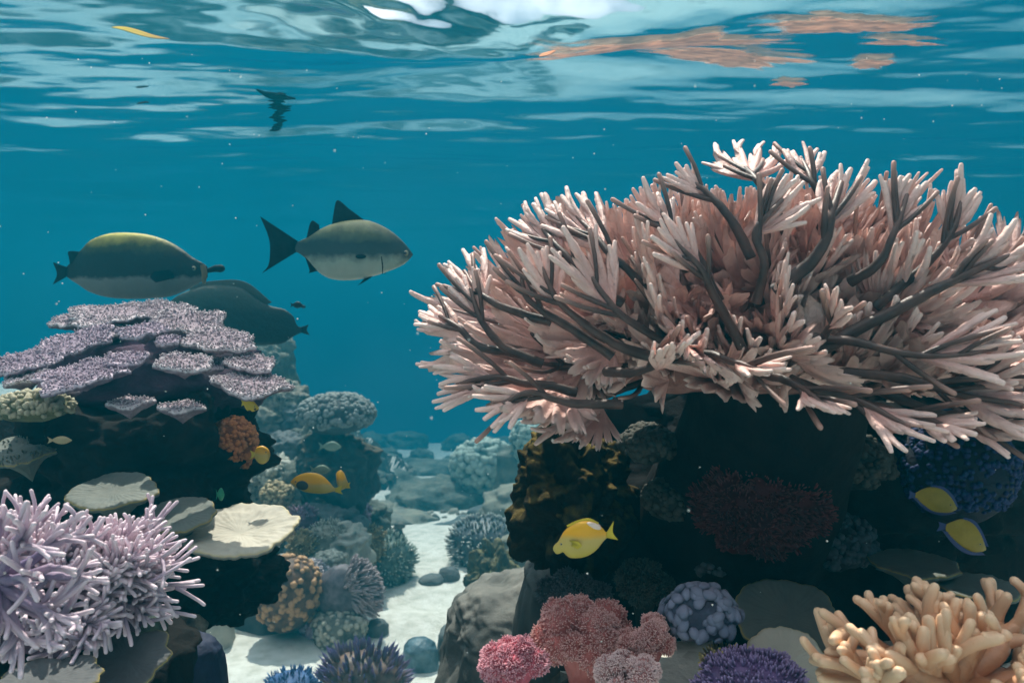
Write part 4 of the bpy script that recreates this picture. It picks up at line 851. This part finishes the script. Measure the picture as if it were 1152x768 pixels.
fish('silver_fish', 2.2, (385, 277),
     [(326, 275), (336, 271), (345, 267), (362, 257), (378, 251), (395, 248), (411, 248), (425, 252), (440, 260), (452, 270), (460, 279), (465, 286)],
     [(326, 281), (336, 285), (346, 293), (352, 300), (362, 309), (375, 314), (392, 315), (410, 313), (425, 309), (440, 304), (452, 299), (460, 293), (465, 287)],
     SILVER, 'silver green fish with a dark forked tail swimming towards the pink coral', .155,
     [('tail_fin', [(332, 283), (331, 279), (332, 275), (334, 271)], [(292, 307), (300, 297), (302, 277), (299, 262), (291, 243)], 0, 0),
      ('dorsal_fin', [(374, 253), (385, 250), (398, 249), (410, 249)], [(375, 243), (380, 226), (394, 236), (409, 247)], 0, 0),
      ('rear_dorsal_fin', [(343, 271), (350, 266), (359, 258)], [(344, 268), (350, 249), (359, 253)], 0, 0),
      ('anal_fin', [(342, 288), (350, 296), (358, 304)], [(343, 291), (347, 303), (346, 307)], 0, 0),
      ('pelvic_fin', [(410, 311), (418, 306), (425, 306)], [(408, 318), (403, 321), (414, 315)], .04, -.1)],
     [(457, 285, 3.6)], 1, extra=gill, finmat=FIN, yaw=-.08)
HUMP = M('humped_fish_skin', (.02, .03, .03), (.05, .07, .05), 18, .7, .6, zcol=(-.10, .088, 20, .05, [(0., (.10, .10, .095)), (.28, (.17, .18, .17)), (.34, (.004, .008, .010)), (.68, (.004, .009, .009)), (.80, (.05, .06, .015)), (1., (.62, .55, .12))]), bscale=60, bdist=.004)
def mouthring(rt, loc, k, hm_):
    m = MB(); p = loc([(229, 298), (231, 307), (230, 317)]); tube(m, np.array([[a_[0], -hm_ * .05, a_[1]] for a_ in p]), [.007, .009, .006], 8); m.build('lip', M('tan_lip', (.16, .12, .06), (.26, .2, .10), 30), rt)
    p = loc([(231, 305), (242, 302), (248, 302)]); m = MB(); tube(m, np.array([[a_[0], 0, a_[1]] for a_ in p]), [.006, .010, .012], 12); m.build('snout', FIN, rt)
fish('humped_fish', 2.45, (155, 297),
     [(72, 303), (79, 296), (86, 288), (94, 279), (104, 270), (120, 264), (138, 262), (165, 264), (186, 270), (203, 279), (216, 289), (228, 296), (233, 300)],
     [(72, 309), (80, 315), (88, 320), (100, 328), (120, 334), (150, 336), (186, 334), (205, 328), (220, 320), (228, 316), (233, 312)],
     HUMP, 'big dark humped fish with a mossy yellow back hovering above the lilac table coral', .17,
     [('tail_fin', [(76, 310), (76, 305), (77, 301)], [(59, 320), (64, 308), (60, 295)], 0, 0), ('rear_dorsal_fin', [(80, 298), (86, 290), (92, 284)], [(78, 290), (78, 283), (90, 283)], 0, 0),
      ('pectoral_fin', [(196, 304), (200, 308), (200, 313)], [(182, 306), (178, 312), (184, 318)], -.17, -.12)],
     [(219, 302, 3.)], 1, extra=mouthring, finmat=FIN)
TEALF = M('teal_humped_fish', (.02, .035, .035), (.06, .085, .075), 14, .8, .6, zcol=(-.12, .12, 12, .04, [(0., (.008, .014, .014)), (.5, (.012, .02, .02)), (.7, (.04, .055, .045)), (1., (.09, .10, .08))]), bscale=40, bdist=.006)
fish('humped_fish', 3.1, (268, 352),
     [(190, 340), (205, 330), (232, 321), (255, 321), (273, 324), (290, 336), (304, 344), (320, 348), (331, 357), (334, 366), (342, 369)],
     [(190, 350), (210, 366), (234, 380), (255, 386), (276, 388), (300, 388), (318, 386), (330, 378), (342, 373)],
     TEALF, 'dim teal humped fish facing left, half hidden behind the lilac table coral', .16,
     [('tail_fin', [(338, 374), (339, 371), (338, 368)], [(348, 377), (345, 371), (347, 365)], 0, 0), ('dorsal_fin', [(215, 327), (240, 322), (272, 325), (300, 343)], [(213, 322), (240, 316), (276, 317), (306, 340)], 0, 0)],
     [], -1, finmat=TEALF)
YEL = M('yellow_fish_skin', (.66, .32, .01), (.80, .42, .015), 30, .25, .38, zcol=(-.016, .020, 40, .008, [(0., (.46, .36, .05)), (.45, (.52, .38, .10)), (.62, (.78, .38, .01)), (1., (.85, .42, .01))]), bscale=300, bdist=.0006, spec=.5)
YFIN = M('yellow_fin', (.55, .42, .03), (.72, .54, .04), 60, .4, .45, bscale=250, bdist=.0008)
WHITEP = M('white_back_patch', (.74, .56, .46), (.86, .68, .58), 40, .2, .4)
def ypatch(rt, loc, k, hm_):
    m = MB(); p = loc([(668, 590)])[0]; v, f = ico(4); a_ = .35; 
    for sg in (-1, 1):
        w_ = v * np.array([9 * k, 2.2 * k, 3.4 * k]); w_ = np.stack([w_[:, 0] * math.cos(a_) + w_[:, 2] * math.sin(a_), w_[:, 1], -w_[:, 0] * math.sin(a_) + w_[:, 2] * math.cos(a_)], -1)
        m.add(np.array([p[0], sg * 2.6 * k, p[1]]) + w_, t=f)
    m.build('back_patch', WHITEP, rt)
fish('yellow_fish', .92, (655, 606),
     [(622, 615), (624, 612), (628, 608), (635, 596), (648, 587), (660, 584.5), (670, 587), (678, 593), (681, 597), (686, 600)],
     [(622, 619), (625, 623), (629, 623), (633, 621), (637, 625), (643, 628), (657, 627), (670, 620), (679, 609), (686, 602)],
     YEL, 'lone bright yellow fish in front of the black algae boulder', .15,
     [('tail_fin', [(682, 604), (682, 601), (683, 598)], [(696, 607), (690, 598), (691, 585)], 0, 0), ('pectoral_fin', [(640, 606), (643, 609), (642, 612)], [(650, 606), (654, 611), (649, 615)], -.15, -.08),
      ('dorsal_fin', [(638, 592), (650, 587), (662, 585), (672, 589)], [(637, 590), (650, 584), (663, 582), (674, 587)], 0, 0)],
     [(631, 611, 1.7)], -1, extra=ypatch, finmat=YFIN)
def spot(rt, loc, k, hm_):
    m = MB(); p = loc([(341, 545)])[0]; v, f = ico(3)
    for sg in (-1, 1): m.add(np.array([p[0], sg * hm_ * .125, p[1]]) + v * np.array([7.5 * k, .003, 5.5 * k]), t=f)
    m.build('cheek_spot', M('cheek_spot', (.03, .05, .06), (.06, .08, .09), 30, .1, .5), rt)
fish('yellow_fish', 1.75, (352, 545),
     [(327, 541), (332, 536), (341, 532), (352, 531), (362, 534), (370, 541), (376, 548), (381, 550)], [(327, 543), (333, 548), (342, 553), (354, 555), (366, 555), (374, 553), (381, 552)],
     YEL, 'golden yellow fish with a dark cheek spot above the grey slope rocks', .16,
     [('tail_fin', [(377, 553), (378, 551), (377, 549)], [(386, 556), (384, 552), (385, 546)], 0, 0)], [(333, 541, 1.3)], -1, extra=spot, finmat=YFIN)
fish('yellow_fish', 1.8, (385, 540), [(378, 532), (381, 529), (384, 528.5), (387, 532), (390, 539), (392, 544)], [(378, 536), (380, 546), (383, 551), (387, 550), (390, 548), (392, 546)],
     YEL, 'small upright yellow fish turned away, right of the spotted one', .3, [('tail_fin', [(389, 549), (390, 547), (390, 545)], [(394, 549), (393, 546), (394, 542)], 0, 0)], [], -1, finmat=YFIN)
fish('yellow_fish', 1.6, (295, 511), [(286, 509), (289, 503), (295, 501), (301, 504), (304, 509)], [(286, 513), (289, 519), (295, 522), (301, 519), (304, 513)],
     YEL, 'round yellow fish peeking out right of the rust orange coral', .2, [('tail_fin', [(287, 513), (286, 511), (287, 509)], [(281, 517), (283, 511), (281, 506)], 0, 0)], [(300, 508, 1.1)], 1, finmat=YFIN)
STRIPY = M('yellow_black_skin', (.75, .50, .03), (.80, .56, .05), 40, .2, .4, spots=((.01, .01, .01), 75., .25, .32))
fish('yellow_fish', 1.5, (283, 455), [(274, 451), (278, 447), (283, 449), (288, 454), (291, 458)], [(274, 455), (277, 461), (282, 463), (287, 462), (291, 460)],
     STRIPY, 'tiny yellow fish marked with black under the right end of the lilac plates', .2, [('tail_fin', [(276, 455), (275, 453), (276, 451)], [(271, 457), (272, 453), (271, 449)], 0, 0)], [(287, 457, .9)], 1, finmat=YFIN)
BLUERIM = M('blue_rim_fin', (.02, .03, .11), (.03, .05, .18), 60, .4, .4, bscale=250, bdist=.0008)
OLIVEY = M('olive_yellow_skin', (.24, .17, .01), (.36, .26, .02), 40, .2, .4, bscale=300, bdist=.0006)
fish('blue_edged_fish', .98, (1052, 562), [(1028, 555), (1036, 550), (1048, 547), (1060, 550), (1069, 558), (1077, 570)], [(1028, 558), (1038, 567), (1050, 575), (1064, 577), (1071, 576), (1077, 573)],
     OLIVEY, 'yellow fish with a blue edge, upper one of the pair at the right', .15,
     [('anal_fin', [(1032, 560), (1045, 570), (1060, 575), (1072, 574)], [(1026, 559), (1042, 574), (1060, 580), (1077, 577)], 0, 0), ('dorsal_fin', [(1046, 549), (1058, 551), (1068, 559), (1075, 570)], [(1048, 545), (1061, 547), (1072, 556), (1079, 570)], 0, 0),
      ('tail_fin', [(1029, 559), (1029, 557), (1030, 555)], [(1021, 561), (1023, 556), (1022, 551)], 0, 0)], [(1068, 567, 1.4)], 1, finmat=BLUERIM)
fish('blue_edged_fish', .95, (1087, 602), [(1062, 590), (1070, 586), (1082, 583), (1094, 588), (1103, 600), (1110, 616)], [(1062, 594), (1070, 604), (1083, 615), (1095, 621), (1104, 621), (1110, 619)],
     OLIVEY, 'yellow fish with a blue edge, lower one of the pair nearest the peach coral', .15,
     [('anal_fin', [(1066, 598), (1078, 611), (1090, 619), (1104, 620)], [(1059, 596), (1074, 614), (1090, 624), (1110, 625)], 0, 0), ('dorsal_fin', [(1082, 585), (1093, 589), (1101, 600), (1108, 614)], [(1084, 581), (1096, 585), (1105, 597), (1113, 615)], 0, 0),
      ('tail_fin', [(1063, 595), (1063, 592), (1064, 589)], [(1053, 597), (1056, 591), (1055, 586)], 0, 0)], [(1101, 611, 1.5)], 1, finmat=BLUERIM)
DARKF = M('dark_small_fish', (.01, .015, .02), (.02, .03, .035), 30, 0, .5); PALEF = M('pale_green_fish', (.18, .26, .20), (.30, .38, .28), 30, 0, .5); GREENF = M('green_fish', (.03, .22, .12), (.05, .32, .18), 30, 0, .5)
def small(px, py, w, h, d, mt, label, face=1):
    L_ = w / 2; fish('small_fish', d, (px, py), [(px - L_ * .75, py - h * .1), (px - L_ * .2, py - h * .42), (px + L_ * .4, py - h * .45), (px + L_, py - h * .05)], [(px - L_ * .75, py + h * .1), (px - L_ * .2, py + h * .4), (px + L_ * .4, py + h * .42), (px + L_, py + h * .08)] ,
        mt, label, .2, [('tail_fin', [(px - L_ * .7, py + h * .12), (px - L_ * .72, py), (px - L_ * .7, py - h * .12)], [(px - L_ * 1.15, py + h * .4), (px - L_, py), (px - L_ * 1.15, py - h * .4)], 0, 0)], [], 1, n=18, finmat=mt)
small(334, 343, 13, 8, 2.4, DARKF, 'tiny dark fish in open water right of the teal humped fish')
small(341, 345, 6, 4, 2.9, DARKF, 'faintest dot sized dark fish just behind the tiny dark one')
small(372, 502, 24, 12, 4.0, PALEF, 'pale green fish in front of the dark barrel rock')
small(361, 528, 22, 11, 2.4, PALEF, 'pale teal fish directly above the spotted yellow fish')
small(248, 556, 9, 16, 1.5, GREENF, 'tiny emerald fish against the black rock above the cream plate')
small(68, 495, 26, 10, 1.35, M('tan_fish', (.34, .26, .14), (.44, .36, .2), 30, 0, .5), 'small tan fish at the left over the black rock below the lilac plates')

# ------------------------------------------------------------------ at and near the surface
def leaf(px, py, L_, w_, d, ang, mat, label, seed=0):
    c = P(px, py, d); k = d / F; n = 24; t = np.linspace(0, 1, n); w = np.sin(np.pi * t ** .8) ** .8 * w_ * k / 2; x = (t - .5) * L_ * k
    z = .03 * np.sin(t * 5 + seed) * L_ * k; S = np.linspace(-1, 1, 9)
    A = np.stack([x[:, None] + 0 * S, 1.6 * w[:, None] * S, z[:, None] + .25 * w[:, None] * S ** 2 + .0012], -1); B = A - [0, 0, .0024]
    W = np.concatenate([A, B[:, ::-1]], 1); ca, sa = math.cos(ang), math.sin(ang)
    W = np.stack([W[..., 0] * ca - W[..., 1] * sa * .2, W[..., 1], W[..., 2] + W[..., 0] * sa + W[..., 1] * .5], -1)
    m = MB(); m.add(c + W, gridq(n, 18, cv=True), a=np.repeat(t, 18)); return tag(m.build('floating_leaf', mat, base=c), label, 'leaf')
leaf(158, 38, 64, 9, 2.6, -.16, M('yellow_leaf', (.55, .40, .04), (.70, .52, .06), 20, .2, .95, tip=(.50, .26, .10), tpow=2, spec=.05), 'long yellow leaf floating under the surface at the upper left', 1)
leaf(616, 61, 20, 8, 2.6, .35, M('orange_leaf', (.75, .28, .12), (.85, .40, .22), 20, .2, .95, spec=.05), 'small orange leaf adrift near the top centre', 2)
leaf(160, 98, 14, 4, 2.8, 0., M('dark_leaf', (.006, .006, .006), (.014, .014, .010), 20, .2, .95, spec=.02), 'dark scrap adrift below the yellow leaf, upper of two', 3)
leaf(161, 116, 14, 4, 2.8, 0., _mats['dark_leaf'], 'dark scrap adrift below the yellow leaf, lower of two', 4)
# dark frayed slivers stacked below the surface
m = MB(); DR = _mats['dark_leaf']; g = np.random.default_rng(12)
tube(m, spline([P(289, 101, 2.9), P(301, 107, 2.9), P(316, 109, 2.9), P(332, 111, 2.9)], 12), np.interp(np.linspace(0, 1, 12), [0, .5, 1], [.003, .012, .003]), 8, flat=1.8)
for k in range(26):
    y_ = 106 + k * 1.6; xc_ = 315 + 3 * math.sin(k * .7) - .12 * k; w_ = (13 - .2 * k) * g.uniform(.6, 1.25); dd_ = 2.9 + g.uniform(-.03, .03)
    tube(m, spline([P(xc_ - w_ * g.uniform(.5, 1), y_ + g.uniform(-1, 1.5), dd_), P(xc_, y_, dd_), P(xc_ + w_ * g.uniform(.5, 1.1), y_ + g.uniform(-1, 1.5), dd_)], 9), np.interp(np.linspace(0, 1, 9), [0, .5, 1], [.001, .0055, .001]), 6, flat=2.2)
tag(m.build('dark_slivers', DR, base=P(312, 120, 2.9)), 'dark frayed stack of thin slivers just under the surface above the silver fish', 'scrap')
# added tan sheets under the swells; their colour imitates copper surface reflections, upper right
TAN = bpy.data.materials.new('tan_reflection_film'); TAN.use_nodes = True; N, L = TAN.node_tree.nodes, TAN.node_tree.links; b = N['Principled BSDF']; b.inputs['Roughness'].default_value = .2
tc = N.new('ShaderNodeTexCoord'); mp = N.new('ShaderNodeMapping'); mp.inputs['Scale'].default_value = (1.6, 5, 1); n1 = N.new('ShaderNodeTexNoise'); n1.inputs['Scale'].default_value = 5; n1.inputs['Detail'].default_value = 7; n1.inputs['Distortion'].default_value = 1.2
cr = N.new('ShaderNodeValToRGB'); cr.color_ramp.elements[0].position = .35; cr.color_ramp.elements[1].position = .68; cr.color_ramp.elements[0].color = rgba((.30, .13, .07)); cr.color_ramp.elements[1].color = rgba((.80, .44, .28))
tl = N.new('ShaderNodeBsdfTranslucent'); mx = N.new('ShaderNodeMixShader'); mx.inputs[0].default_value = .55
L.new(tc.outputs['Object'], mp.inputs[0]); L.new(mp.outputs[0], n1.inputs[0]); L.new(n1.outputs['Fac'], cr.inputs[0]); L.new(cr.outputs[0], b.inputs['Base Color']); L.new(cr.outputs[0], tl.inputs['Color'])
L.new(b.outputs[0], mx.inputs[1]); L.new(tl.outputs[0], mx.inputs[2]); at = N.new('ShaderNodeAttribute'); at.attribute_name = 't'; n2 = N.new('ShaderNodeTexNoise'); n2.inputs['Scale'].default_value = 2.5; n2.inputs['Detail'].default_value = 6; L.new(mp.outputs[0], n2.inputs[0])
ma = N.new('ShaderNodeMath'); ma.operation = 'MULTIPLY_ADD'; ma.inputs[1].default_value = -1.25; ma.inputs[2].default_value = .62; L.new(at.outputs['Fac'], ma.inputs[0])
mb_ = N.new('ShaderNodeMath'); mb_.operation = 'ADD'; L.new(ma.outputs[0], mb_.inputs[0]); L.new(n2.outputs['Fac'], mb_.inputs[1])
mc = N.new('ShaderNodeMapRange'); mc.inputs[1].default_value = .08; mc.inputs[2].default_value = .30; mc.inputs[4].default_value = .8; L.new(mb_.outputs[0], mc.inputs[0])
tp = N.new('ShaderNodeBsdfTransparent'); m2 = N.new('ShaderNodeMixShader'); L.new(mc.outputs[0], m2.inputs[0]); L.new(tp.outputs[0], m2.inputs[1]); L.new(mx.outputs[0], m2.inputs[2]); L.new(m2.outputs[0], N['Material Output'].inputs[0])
FILMS_ = [(760, 30, 330, 26, 1, 'largest added tan brown sheet imitating a reflection under the surface at the upper right'), (815, 68, 200, 20, 2, 'second added tan sheet imitating a reflection, a streaky patch just below the largest one'),
         (945, 12, 180, 20, 3, 'added reddish brown sheet imitating a reflection at the right end of the largest tan one'), (972, 68, 54, 12, 4, 'small tan patch of painted reflection lowest at the far right'), (882, 91, 44, 9, 5, 'smallest tan scrap of painted reflection above the pink coral'),
         (1010, 40, 90, 9, 6, 'thin tan streak of painted reflection farthest right')]
for (px, py, w_, h_, sd_, lb) in FILMS_:
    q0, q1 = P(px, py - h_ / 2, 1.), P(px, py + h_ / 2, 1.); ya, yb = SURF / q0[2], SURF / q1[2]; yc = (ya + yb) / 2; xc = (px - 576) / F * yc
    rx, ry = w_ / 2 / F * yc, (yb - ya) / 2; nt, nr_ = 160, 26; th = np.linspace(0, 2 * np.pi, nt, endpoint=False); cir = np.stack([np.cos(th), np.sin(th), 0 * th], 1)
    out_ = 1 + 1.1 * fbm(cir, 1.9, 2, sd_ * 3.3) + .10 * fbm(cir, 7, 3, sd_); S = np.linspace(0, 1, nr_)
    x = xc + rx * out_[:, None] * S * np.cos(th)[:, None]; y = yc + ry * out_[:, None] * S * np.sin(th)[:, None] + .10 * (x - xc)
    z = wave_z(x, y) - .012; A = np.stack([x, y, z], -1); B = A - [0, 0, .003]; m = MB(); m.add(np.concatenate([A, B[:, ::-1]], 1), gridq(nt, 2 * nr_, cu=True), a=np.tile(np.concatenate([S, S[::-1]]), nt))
    tag(m.build('reflection_film', TAN, base=(xc, yc, SURF)), lb, 'scrap', 'painted reflection sheets at the upper right')
# drifting specks
g = np.random.default_rng(5); n = 300; d = g.uniform(.5, 3.4, n) ; px = g.uniform(-20, 1172, n); py = g.uniform(60, 760, n)
pts = np.array([P(a_, b_, c_) for a_, b_, c_ in zip(px, py, d)]); m = MB(); s_ = g.uniform(.0004, .0011, n) * np.clip(d, .6, 2)
studs(m, pts, np.tile([[0, 0, 1.]], (n, 1)), s_, I1, I1F, a=np.zeros(n)); tag(m.build('drifting_specks', M('speck', (.8, .8, .75), (.9, .9, .85), 5, 0, .5), base=(0, 1.5, 0)), 'pale specks drifting in the water', kind='stuff')
